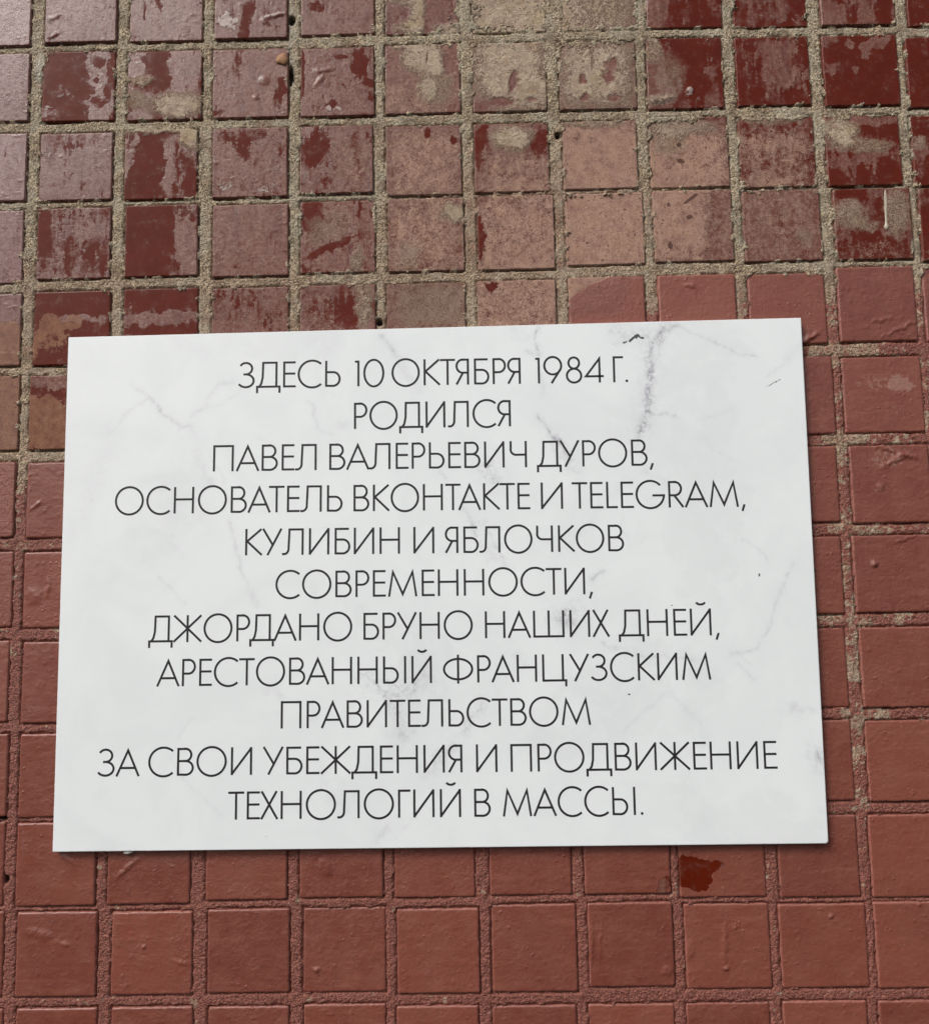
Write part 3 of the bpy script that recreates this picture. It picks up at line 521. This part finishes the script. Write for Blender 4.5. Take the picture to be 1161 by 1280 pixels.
# ------------------------------------------------------------------ the plaque
OFF = 0.0046                                     # its printed face stands this far in front of the wall plane
QD = [np.array(cast(x, y, OFF)) for x, y in ((65.3, 1065.6), (1035.6, 1055.0), (1001.3, 396.8), (85.3, 421.3))]      # bottom left, bottom right, top right, top left
PC = sum(QD) / 4
plaque = tag(empty('plaque', (PC[0], -OFF + .003, PC[1])), 'white marbled plaque with eleven lines of thin dark Cyrillic lettering, fixed to the tiled wall', 'plaque')
PL = Vector(plaque.location)
def outline(inset=0.0, rads=(.0004, .0016, .0005, .0005), n=6):
    pts = []
    for i in range(4):
        p = QD[i]; a = QD[i - 1] - p; b = QD[(i + 1) % 4] - p; a = a / np.linalg.norm(a); b = b / np.linalg.norm(b)
        r = rads[i] + 1e-5; p = p + (a + b) * inset; c = p + (a + b) * r
        for k in range(n + 1):
            th = math.pi / 2 * k / n
            pts.append(c - b * r * math.cos(th) - a * r * math.sin(th) if True else p)
    return pts
def slab(name, mat, y0, y1, bev, parent):
    rings = [(y1, bev), (y1 - 0.0, 0.0)] if False else [(y1, bev * .6), (y1 - bev, 0.0), (y0 + bev, 0.0), (y0, bev)]
    co = []; faces = []; o0 = outline(0); n = len(o0)
    for y, ins in rings:
        for p in outline(ins): co.append((p[0] - PL.x, y - PL.y, p[1] - PL.z))
    for k in range(3):
        for i in range(n): j = (i + 1) % n; faces.append((k * n + i, (k + 1) * n + i, (k + 1) * n + j, k * n + j))
    faces.append(tuple(range(n))[::-1]); faces.append(tuple(3 * n + i for i in range(n)))
    me = bpy.data.meshes.new(name); me.from_pydata(co, [], faces); me.update()
    return link(name, me, mat, parent)
M_BOARD = simple('white_board_edge', (0.72, 0.73, 0.73), 0.45, 0.03)
slab('backing_board', M_BOARD, -OFF + .0001, -OFF + .0029, .00025, plaque)

# veins of the printed marble: channel, width, strength, points (chart units)
VEINS = [
 ('violet', 3.6, .95, [(829, 412), (822, 425), (813, 437), (811, 452), (814, 470), (811, 484), (809, 500), (811, 512), (806, 530), (799, 542)]),
 ('violet', 2.5, .7, [(838, 408), (831, 424), (820, 434)]), ('violet', 9, .26, [(822, 425), (812, 455), (811, 500), (803, 535)]), ('violet', 3, .8, [(815, 431), (811, 441)]), ('violet', 2.4, .8, [(807, 482), (813, 488)]),
 ('violet', 1.6, .42, [(812, 519), (824, 517), (832, 516), (845, 521)]), ('vein', 1.0, .5, [(838, 406), (850, 408), (864, 415), (880, 423), (895, 428), (910, 437), (921, 442), (945, 446)]),
 ('violet', 8, .3, [(768, 412), (790, 416), (806, 420)]), ('vein', 1.5, .45, [(806, 421), (812, 428)]), ('vein', 6, .22, [(985, 448), (998, 433)]), ('vein', 1.2, .3, [(960, 470), (975, 458), (995, 440)]),
 ('vein', 1.3, .85, [(675, 407), (671, 416), (668, 426), (672, 436), (674, 442)]), ('vein', 2.2, .55, [(659, 439), (668, 440), (676, 442)]), ('vein', 5, .22, [(640, 412), (668, 430), (672, 442)]),
 ('vein', 1.2, .95, [(672, 521), (679, 529), (687, 538), (693, 547)]), ('violet', 4.5, .6, [(694, 548), (702, 560), (708, 572)]), ('vein', 2, .4, [(700, 556), (712, 585), (722, 592)]), ('vein', 3, .3, [(676, 470), (678, 492)]),
 ('violet', 5, .5, [(610, 580), (612, 594), (618, 600)]), ('violet', 2, .35, [(600, 588), (612, 592)]), ('vein', 1.2, .5, [(548, 590), (556, 599)]), ('vein', 1.6, .55, [(578, 636), (586, 645), (591, 658), (596, 672)]), ('vein', 1.2, .45, [(612, 668), (619, 682), (628, 698), (634, 708)]), ('violet', 7, .18, [(600, 655), (615, 700)]),
 ('vein', 2.4, .6, [(476, 419), (483, 428), (491, 438), (498, 446)]), ('vein', 5, .28, [(498, 446), (505, 462), (515, 474), (522, 488)]), ('vein', 5, .25, [(425, 532), (434, 530)]), ('vein', 1.1, .4, [(383, 500), (390, 508), (393, 520), (400, 540), (418, 541)]), ('vein', 8, .14, [(392, 428), (412, 447)]),
 ('vein', 1.3, .62, [(187, 496), (196, 506), (204, 517), (214, 526), (226, 534), (238, 532)]), ('vein', 1.2, .35, [(165, 478), (176, 490), (187, 496), (172, 506), (156, 519), (150, 530)]), ('vein', 4, .22, [(238, 532), (245, 550), (250, 575), (256, 596), (264, 600)]),
 ('vein', 1.8, .32, [(240, 520), (254, 510), (262, 495), (275, 480), (292, 476)]), ('vein', 1.2, .22, [(254, 510), (275, 505), (300, 490)]), ('vein', 9, .16, [(138, 540), (136, 562), (120, 590), (112, 625)]), ('vein', 10, .1, [(112, 625), (90, 665)]), ('vein', 7, .12, [(222, 425), (238, 430), (258, 442)]), ('vein', 1.2, .22, [(262, 570), (276, 590), (290, 640), (288, 665)]),
 ('vein', 1.5, .4, [(286, 648), (292, 672), (298, 695), (302, 716), (315, 745), (321, 760)]), ('vein', 3, .28, [(312, 738), (321, 756)]), ('vein', 1.2, .3, [(197, 722), (210, 732), (222, 745), (232, 754)]), ('vein', 7, .12, [(215, 670), (222, 690)]), ('vein', 1.2, .2, [(240, 900), (225, 915), (215, 950), (230, 975), (256, 1000), (280, 1020)]),
 ('violet', 3, .5, [(452, 842), (466, 850), (478, 864), (490, 874)]), ('violet', 2, .6, [(470, 862), (484, 872), (500, 868), (514, 858), (526, 846)]), ('violet', 2, .4, [(484, 852), (500, 860), (512, 872), (520, 856)]), ('violet', 12, .22, [(462, 852), (500, 866), (525, 850)]), ('violet', 5, .4, [(487, 876), (497, 890), (502, 905)]),
 ('vein', 5, .8, [(503, 920), (505, 922)]), ('vein', 5, .25, [(496, 930), (507, 922), (516, 914)]), ('violet', 4, .55, [(548, 943), (552, 950)]), ('violet', 7, .25, [(536, 965), (552, 948), (566, 930)]), ('violet', 5, .35, [(603, 880), (592, 895), (580, 915)]), ('vein', 4, .25, [(330, 868), (343, 858), (352, 872)]),
 ('vein', 4, .42, [(470, 1052), (478, 1042), (483, 1034)]), ('vein', 1.5, .25, [(495, 1050), (510, 1030), (530, 1005)]), ('vein', 8, .12, [(460, 1060), (500, 1030)]), ('vein', 6, .25, [(648, 820), (652, 830)]),
 ('violet', 5, .85, [(706, 768), (711, 775)]), ('violet', 9, .42, [(700, 772), (714, 766)]), ('vein', 3, .4, [(702, 776), (708, 782)]), ('vein', 1.6, .75, [(740, 726), (747, 718), (755, 713)]), ('violet', 12, .12, [(690, 770), (712, 775)]),
 ('vein', 1.4, .45, [(752, 803), (762, 810), (776, 812)]), ('vein', 1.3, .3, [(776, 812), (800, 818), (822, 822), (835, 820), (868, 826)]), ('vein', 1.0, .4, [(928, 674), (938, 680), (944, 684), (960, 700)]), ('vein', 1.8, .42, [(991, 706), (984, 722), (976, 736), (968, 760), (958, 790), (944, 812), (930, 816), (915, 818)]), ('vein', 1.6, .36, [(922, 828), (932, 840), (942, 850)]), ('vein', 1.0, .4, [(925, 821), (938, 832)]),
 ('vein', 5, .5, [(990, 884), (998, 888)]), ('vein', 3, .35, [(1010, 886), (1016, 888)]), ('violet', 4.5, .8, [(1024, 943), (1027, 950)]), ('violet', 8, .3, [(1018, 942), (1026, 958)]), ('vein', 1.6, .22, [(830, 868), (810, 885), (792, 902), (780, 916)]), ('vein', 1.4, .2, [(835, 860), (850, 880), (876, 905)]), ('vein', 1.2, .26, [(780, 645), (776, 660), (784, 672)]), ('vein', 1.5, .18, [(872, 525), (900, 518), (915, 510)]), ('vein', 1.5, .2, [(880, 545), (895, 565), (915, 575)]),
 ('vein', 1.5, .2, [(805, 590), (835, 605), (860, 630)]), ('vein', 6, .12, [(780, 600), (730, 660), (700, 690)]),
 ('ink', 1.5, .8, [(779, 428), (783, 426)]), ('ink', 1.7, .9, [(787, 426), (792, 422), (795, 419)]), ('ink', 1.5, .9, [(795, 422), (797, 418), (800, 422), (803, 422)]), ('ink', 1.2, .6, [(772, 429), (774, 428)]), ('ink', 1.1, .6, [(764, 430), (766, 431)]), ('vein', 4, .35, [(770, 428), (800, 421)]), ('ink', 1.0, .6, [(966, 479), (970, 477), (975, 474)]), ('ink', .9, .55, [(955, 484), (965, 480)]),
 ('ink', 1.6, .9, [(786, 868), (787, 868)]), ('ink', 1.5, .8, [(949, 718), (949, 720)]), ('ink', 1.2, .7, [(332, 1046), (333, 1047)]), ('ink', 1.1, .5, [(328, 1052), (330, 1053)]), ('ink', 1.4, .7, [(839, 757), (840, 757)]), ('ink', 1.2, .45, [(922, 706), (922, 708)]),
]
def printed_face():
    nx, ny = 640, 440
    s, t = np.meshgrid(np.linspace(0, 1, nx), np.linspace(0, 1, ny))
    ins = .0004; w_ = .404; h_ = .278
    s2 = (s * (1 - 2 * ins / w_) + ins / w_)[..., None]; t2 = (t * (1 - 2 * ins / h_) + ins / h_)[..., None]
    P = QD[0] * (1 - s2) * (1 - t2) + QD[1] * s2 * (1 - t2) + QD[2] * s2 * t2 + QD[3] * (1 - s2) * t2
    # the one rounded corner, bottom right
    r = .0022; dx = (1 - s) * w_; dz = t * h_; a = np.maximum(r - dx, 0); b = np.maximum(r - dz, 0); d = np.hypot(a, b); k = np.where(d > r, r / np.maximum(d, 1e-9), 1)
    P[..., 0] += -(a - a * k); P[..., 1] += (b - b * k)
    u, v = P[..., 0] * 1000, P[..., 1] * 1000
    px, py = survey(P[..., 0], P[..., 1], OFF)
    wx = px + 3.2 * fbm(u / 7, v / 7, 4, 201) + 1.2 * fbm(u / 2, v / 2, 2, 202); wy = py + 3.2 * fbm(u / 7, v / 7, 4, 203) + 1.2 * fbm(u / 2, v / 2, 2, 204)
    F = {k: np.zeros_like(px) for k in ('vein', 'violet', 'ink')}
    for ch, wd, st, pts in VEINS:
        p = np.array(pts, float); m_ = 3 * wd + 8
        sel = (px > p[:, 0].min() - m_) & (px < p[:, 0].max() + m_) & (py > p[:, 1].min() - m_) & (py < p[:, 1].max() + m_)
        if not sel.any(): continue
        k = .4 if ch == 'ink' else 1.0
        x = px[sel] + (wx[sel] - px[sel]) * k; y = py[sel] + (wy[sel] - py[sel]) * k; d = np.full(x.shape, 1e9)
        for i in range(len(p) - 1):
            a, b = p[i], p[i + 1]; ab = b - a; tt = np.clip(((x - a[0]) * ab[0] + (y - a[1]) * ab[1]) / (ab @ ab), 0, 1)
            d = np.minimum(d, np.hypot(x - a[0] - tt * ab[0], y - a[1] - tt * ab[1]))
        amp = st * (.75 + .6 * fbm(u[sel] / 5, v[sel] / 5, 3, 205))
        wd_ = wd * 1.25; val = amp * (.8 * np.exp(-(d / wd_) ** 2) + .22 * np.exp(-(d / (wd_ * 3 + 1)) ** 2)) if ch != 'ink' else st * sst(1.5, .3, d / wd) * 1.1
        F[ch][sel] = np.maximum(F[ch][sel], val)
    Y = np.full(P.shape[:2], -OFF)
    co = np.stack([P[..., 0] - PL.x, Y - PL.y, P[..., 1] - PL.z], -1).reshape(-1, 3)
    me = np_mesh('printed_face', co, grid_quads(nx, ny))
    for kx, vv in F.items(): attr(me, kx, vv.ravel())
    return link('printed_face', me, print_material(), plaque)
FACE = printed_face()

# ------------------------------------------------------------------ lettering: every glyph is a set of thin strokes, cap height 1
SW = 0.082; H = SW / 2; TT = 1 - H
def arc(cx, cy, rx, ry, a0, a1, n=None):
    n = n or max(6, int(abs(a1 - a0) / 8)); return [(cx + rx * math.cos(math.radians(a0 + (a1 - a0) * i / n)), cy + ry * math.sin(math.radians(a0 + (a1 - a0) * i / n))) for i in range(n + 1)]
def st(x, a=0.0, b=1.0): return [(x, a), (x, b)]
soft_bowl = lambda x: [(H, .56), (x, .56)] + arc(x, .2975, .245, .2625, 90, -90) + [(H, H)]
p_bowl = [(H, TT), (.24, TT)] + arc(.24, .7125, .235, .2525, 90, -90) + [(H, .46)]
mir = lambda pts, w: [(w - x, y) for x, y in pts]
GL = {
 'О': (1.08, [arc(.54, .5, .503, .515, 0, 360, 56)]), 'С': (.90, [arc(.54, .5, .505, .515, 48, 312)]),
 'Н': (.76, [st(H), st(.76 - H), [(H, .53), (.76 - H, .53)]]), 'В': (.60, [st(H), [(H, TT), (.30, TT)] + arc(.30, .745, .205, .22, 90, -90) + [(H, .525)], [(H, .525), (.31, .525)] + arc(.31, .28, .255, .245, 90, -90) + [(H, H)]]),
 'А': (.84, [[(.02, 0), (.42, .93), (.82, 0)], [(.145, .30), (.695, .30)]]), 'Т': (.58, [[(0, TT), (.58, TT)], st(.29, 0, TT)]),
 'Е': (.48, [[(.47, TT), (H, TT), (H, H), (.48, H)], [(H, .53), (.46, .53)]]), 'Л': (.80, [[(0, .03)] + [(.05, H)] + arc(.07, .23, .17, .195, -90, -5) + [(.27, TT), (.80 - H, TT), (.80 - H, 0)]]),
 'Ь': (.58, [st(H), soft_bowl(.30)]), 'З': (.65, [arc(.31, .745, .235, .22, 152, -90), [(.22, .525), (.33, .525)], arc(.31, .28, .295, .245, 90, -150)]),
 'Д': (.92, [[(.12, H), (.20, .16), (.25, .40), (.265, TT), (.765, TT), (.765, H)], [(.045, -.20), (.045, H), (.885, H), (.885, -.20)]]),
 'Р': (.50, [st(H), p_bowl]), 'К': (.63, [st(H), [(.60, .99), (.075, .53), (.62, .01)]]), 'Я': (.50, [st(.50 - H), mir(p_bowl, .50), [(.27, .46), (.02, .01)]]),
 'Б': (.57, [[(.53, TT), (H, TT), (H, 0)], soft_bowl(.30)]), 'И': (.76, [st(H), st(.76 - H), [(H, .04), (.76 - H, .96)]]),
 'Й': (.76, [st(H), st(.76 - H), [(H, .04), (.76 - H, .96)], arc(.40, 1.27, .165, .12, 200, 340)]), 'У': (.74, [[(.03, 1), (.40, .37)], [(.71, 1), (.20, 0)]]),
 'Ч': (.64, [st(.64 - H), [(H, 1), (H, .70)] + arc(.235, .68, .20, .20, 180, 270) + [(.64 - H, .48)]]), 'М': (1.08, [[(.04, 0), (.18, .92), (.54, .09), (.90, .92), (1.04, 0)]]),
 'Ш': (1.16, [[(H, 1), (H, H), (1.16 - H, H), (1.16 - H, 1)], st(.58, H, 1)]), 'Ц': (.92, [[(H, 1), (H, H), (.885, H), (.885, -.18)], st(.77, H, 1)]),
 'Ф': (1.13, [arc(.565, .5, .525, .375, 0, 360, 56), st(.565, -.03, 1.03)]), 'Ы': (.86, [st(H), soft_bowl(.30), st(.86 - H)]),
 'Х': (.62, [[(.03, 1), (.60, 0)], [(.57, 1), (.02, 0)]]), 'Ж': (1.10, [st(.55), [(.04, .99), (.52, .53), (.04, .01)][:1] + [(1.07, .01)], [(1.06, .99), (.03, .01)]]),
 'Г': (.45, [[(.45, TT), (H, TT), (H, 0)]]), 'П': (.77, [[(H, 0), (H, TT), (.77 - H, TT), (.77 - H, 0)]]),
 'G': (1.06, [arc(.54, .5, .505, .515, 42, 356) + [(.62, .465)]]), 'R': (.56, [st(H), p_bowl, [(.22, .46), (.54, .01)]]), 'L': (.42, [[(H, 1), (H, H), (.42, H)]]),
 '1': (.17, [[(0, TT - .01), (.17 - H, TT - .01), (.17 - H, 0)]]), '0': (.76, [arc(.38, .5, .345, .51, 0, 360, 56)]),
 '9': (.72, [arc(.36, .675, .325, .335, 0, 360, 48), [(.665, .55), (.30, .0)]]), '8': (.62, [arc(.31, .765, .205, .215, 0, 360, 40), arc(.31, .28, .275, .265, 0, 360, 48)]),
 '4': (.76, [[(.60, 0), (.60, .92), (.07, .245), (.76, .245)]]), '.': (.10, ['dot']), ',': (.12, [[(.115, .09), (.03, -.16)]]),
}
GL['Е'] = GL['Е']; GL['E'] = GL['Е']; GL['T'] = GL['Т']; GL['A'] = GL['А']; GL['M'] = GL['М']
BEAR = {}
for g in GL: BEAR[g] = [.095, .095]
for g in 'ОСG09Ф': BEAR[g] = [.05, .05]
for g in 'ЬВРБR8': BEAR[g][1] = .045
for g in 'АЖХУДA': BEAR[g] = [.0, .0]
for g in 'ТT': BEAR[g] = [.0, .0]
for g in 'ЕEL': BEAR[g][1] = .02
BEAR['С'][1] = .03; BEAR['Л'][0] = .0; BEAR['Я'][0] = .03; BEAR['К'][1] = .0; BEAR['Г'][1] = .0; BEAR['М'] = [.06, .06]; BEAR['M'] = [.06, .06]; BEAR['З'] = [.03, .045]; BEAR['.'] = [.08, .05]; BEAR[','] = [.03, .0]; BEAR['1'] = [.06, .09]; BEAR['4'] = [.03, .03]
def ribbon(pts, w):
    P = [pts[0]]
    for q in pts[1:]:
        if math.hypot(q[0] - P[-1][0], q[1] - P[-1][1]) > 1e-5: P.append(q)
    P = np.array(P, float); closed = np.hypot(*(P[0] - P[-1])) < 1e-6
    if closed: P = P[:-1]
    n = len(P); out = []
    for i in range(n):
        a = P[i - 1] if (i > 0 or closed) else None; b = P[(i + 1) % n] if (i < n - 1 or closed) else None
        d0 = (P[i] - a) if a is not None else (b - P[i]); d1 = (b - P[i]) if b is not None else d0
        d0 = d0 / np.hypot(*d0); d1 = d1 / np.hypot(*d1)
        n0 = np.array([-d0[1], d0[0]]); n1 = np.array([-d1[1], d1[0]]); m_ = n0 + n1; l = np.hypot(*m_)
        m_ = m_ / l if l > 1e-6 else n0; k = min(3.0, 1 / max(m_ @ n0, .2))
        out.append((P[i] + m_ * w / 2 * k, P[i] - m_ * w / 2 * k))
    if closed: out.append(out[0])
    return out
LINES = [  # words with their measured left and right ends, then baseline (x, y) left and right, then cap height; all chart units
 ([('ЗДЕСЬ', 296.7, 425.6), ('10', 443.5, 480.3), ('ОКТЯБРЯ', 489.4, 651), ('1984', 669.5, 754.8), ('Г.', 766.6, 784.8)], (297, 485.2, 780, 477.6), 32.6),
 ([('РОДИЛСЯ', 442.4, 638.7)], (443, 536.2, 639, 532.8), 32.9),
 ([('ПАВЕЛ', 266, 395.8), ('ВАЛЕРЬЕВИЧ', 411.4, 658.8), ('ДУРОВ,', 670.8, 816)], (266, 589.4, 808, 582.0), 32.9),
 ([('ОСНОВАТЕЛЬ', 143.2, 428), ('ВКОНТАКТЕ', 441.7, 662.8), ('И', 676, 704), ('TELEGRAM,', 715, 930.7)], (143, 642.9, 925, 633.4), 33.2),
 ([('КУЛИБИН', 306.2, 500), ('И', 516.6, 543), ('ЯБЛОЧКОВ', 556.6, 780)], (306, 694.4, 780, 689.0), 33.2),
 ([('СОВРЕМЕННОСТИ,', 344.2, 740)], (344, 747.6, 730, 743.0), 33.4),
 ([('ДЖОРДАНО', 185, 440.2), ('БРУНО', 454.2, 591), ('НАШИХ', 606.2, 762), ('ДНЕЙ,', 773, 898.4)], (185, 803.4, 890, 794.4), 33.8),
 ([('АРЕСТОВАННЫЙ', 195.7, 540), ('ФРАНЦУЗСКИМ', 553.8, 889)], (196, 858.4, 889, 849.7), 34.2),
 ([('ПРАВИТЕЛЬСТВОМ', 350.7, 738.8)], (351, 911.0, 739, 906.3), 34.4),
 ([('ЗА', 120.6, 174), ('СВОИ', 185, 315), ('УБЕЖДЕНИЯ', 328.2, 578.2), ('И', 595, 622), ('ПРОДВИЖЕНИЕ', 638.2, 972)], (121, 971.2, 972, 961.2), 34.9),
 ([('ТЕХНОЛОГИЙ', 284.7, 576.5), ('В', 592.8, 613.4), ('МАССЫ.', 628.5, 804.2)], (285, 1025.0, 804, 1018.9), 35.2),
]
kink = NB('black_print'); kink.b.inputs['Base Color'].default_value = (.022, .019, .022, 1); kink.b.inputs['Roughness'].default_value = .42; kink.b.inputs['Specular IOR Level'].default_value = .35
M_INK = kink.m
for words, (bx0, by0, bx1, by1), cap in LINES:
    for word, x0, x1 in words:
        base = lambda x: by0 + (by1 - by0) * (x - bx0) / (bx1 - bx0)
        A = np.array(cast(x0, base(x0), OFF)); Bp = np.array(cast(x1, base(x1), OFF)); xm = (x0 + x1) / 2
        ch = np.linalg.norm(np.array(cast(xm, base(xm) - cap, OFF)) - np.array(cast(xm, base(xm), OFF)))
        ux = (Bp - A); L = np.linalg.norm(ux); ux = ux / L; uy = np.array([-ux[1], ux[0]])
        xs = []; x = 0
        for i, g in enumerate(word):
            if i: x += BEAR[word[i - 1]][1] + BEAR[g][0]
            if i and word[i - 1] in 'АЛДA' and g in 'ТУЧ': x -= .06
            if i and word[i - 1] in 'ТГT' and g in 'АЛДA': x -= .08
            if i and word[i - 1] == 'Р' and g == 'Д': x -= .06
            xs.append(x); x += GL[g][0]
        k = L / x                                        # horizontal scale of this word, metres per unit
        for g, gx in zip(word, xs):
            co = []; quads = []
            for cnt, sk in enumerate(GL[g][1]):
                yy = -OFF - .00003 - .000004 * cnt
                if sk == 'dot':
                    n = 12; cx = (gx + .05) * k
                    for i in range(n):
                        th = 2 * math.pi * i / n; q = A + ux * (cx + .052 * ch * math.cos(th)) + uy * (.05 * ch + .052 * ch * math.sin(th)); co.append((q[0], yy, q[1]))
                    quads += [(i, i + 1, n - i - 2, n - i - 1) for i in range(n // 2 - 1)]
                    continue
                rb = ribbon([(a_ * k, b_ * ch) for a_, b_ in (((gx + px_), py_) for px_, py_ in sk)], SW * ch); c0 = len(co)
                for l_, r_ in rb:
                    for q2 in (l_, r_): q = A + ux * q2[0] + uy * q2[1]; co.append((q[0], yy, q[1]))
                quads += [(c0 + 2 * i, c0 + 2 * i + 1, c0 + 2 * i + 3, c0 + 2 * i + 2) for i in range(len(rb) - 1)]
            co = np.array(co); cen = co.mean(0)
            me = np_mesh('letter', co - cen, quads, False)
            link('letter', me, M_INK, FACE, Vector(cen) - PL)

# ------------------------------------------------------------------ small raised things on the wall and under the plaque
def blob(name, mat, x, y, rx, ry, depth, off, parent, label=None, seed=0, hollow=False):
    cx, cz = (float(q) for q in cast(x, y, off)); sx = rx * .00044; sz = ry * .00046
    n, m_ = 20, 9; co = []; faces = []
    for j in range(m_):
        ph = math.pi / 2 * j / (m_ - 1)
        for i in range(n):
            th = 2 * math.pi * i / n; rr = math.sin(ph) * (1 + .12 * math.sin(3 * th + seed) + .06 * math.sin(5 * th + seed * 2))
            co.append((sx * rr * math.cos(th), -depth * math.cos(ph), sz * rr * math.sin(th)))
    for j in range(m_ - 1):
        for i in range(n): a = j * n + i; b = j * n + (i + 1) % n; faces.append((a, a + n, b + n, b))
    me = bpy.data.meshes.new(name); me.from_pydata(co, [], faces); me.update()
    for p in me.polygons: p.use_smooth = True
    o = link(name, me, mat, parent, Vector((cx, -off, cz)) - Vector(parent.location)); 
    if label: o['label'] = label
    return o
M_GLUE = simple('white_adhesive', (0.72, 0.70, 0.66), 0.5, 0.05)
M_PLUG = simple('ochre_plug', (0.33, 0.17, 0.085), 0.75, 0.3)
M_DRIP = simple('cream_drip', (0.42, 0.37, 0.28), 0.5, 0.12)
blob('adhesive', M_GLUE, 160, 1065.5, 6, 2.2, .0014, (.0020), plaque, None, 1)
blob('wall_plug', M_PLUG, 353, 74, 8, 8, .0018, .0002, wall, 'small round ochre plug at a tile corner', 4)
def drip():
    n, m_ = 12, 26; co = []; faces = []
    for j in range(m_):
        t = j / (m_ - 1); x, y = 1106 + 1.6 * t, 237 + 50 * t; cx, cz = (float(q) for q in cast(x, y, 0))
        w = .0011 + .0006 * math.sin(math.pi * min(1, t * 1.3)) - (.0002 if t < .8 else 0)
        if t > .86: w = .0016 * math.sqrt(max(0.02, 1 - ((t - .93) / .072) ** 2))
        if t < .06: w *= .5 + t * 8
        d = .0004 + (.0007 if t > .86 else 0.0) * math.sqrt(max(0, 1 - ((t - .93) / .075) ** 2))
        for i in range(n): th = math.pi * i / (n - 1); co.append((cx + w * math.cos(th), .0006 - (d + .0007) * math.sin(th), cz))
    for j in range(m_ - 1):
        for i in range(n - 1): a = j * n + i; faces.append((a, a + n, a + n + 1, a + 1))
    c = Vector(co[0]); me = bpy.data.meshes.new('paint_drip'); me.from_pydata([Vector(p) - c for p in co], [], faces); me.update()
    for p in me.polygons: p.use_smooth = True
    o = link('paint_drip', me, M_DRIP, wall, c - WL); o['label'] = 'cream drip run down a tile'
drip()
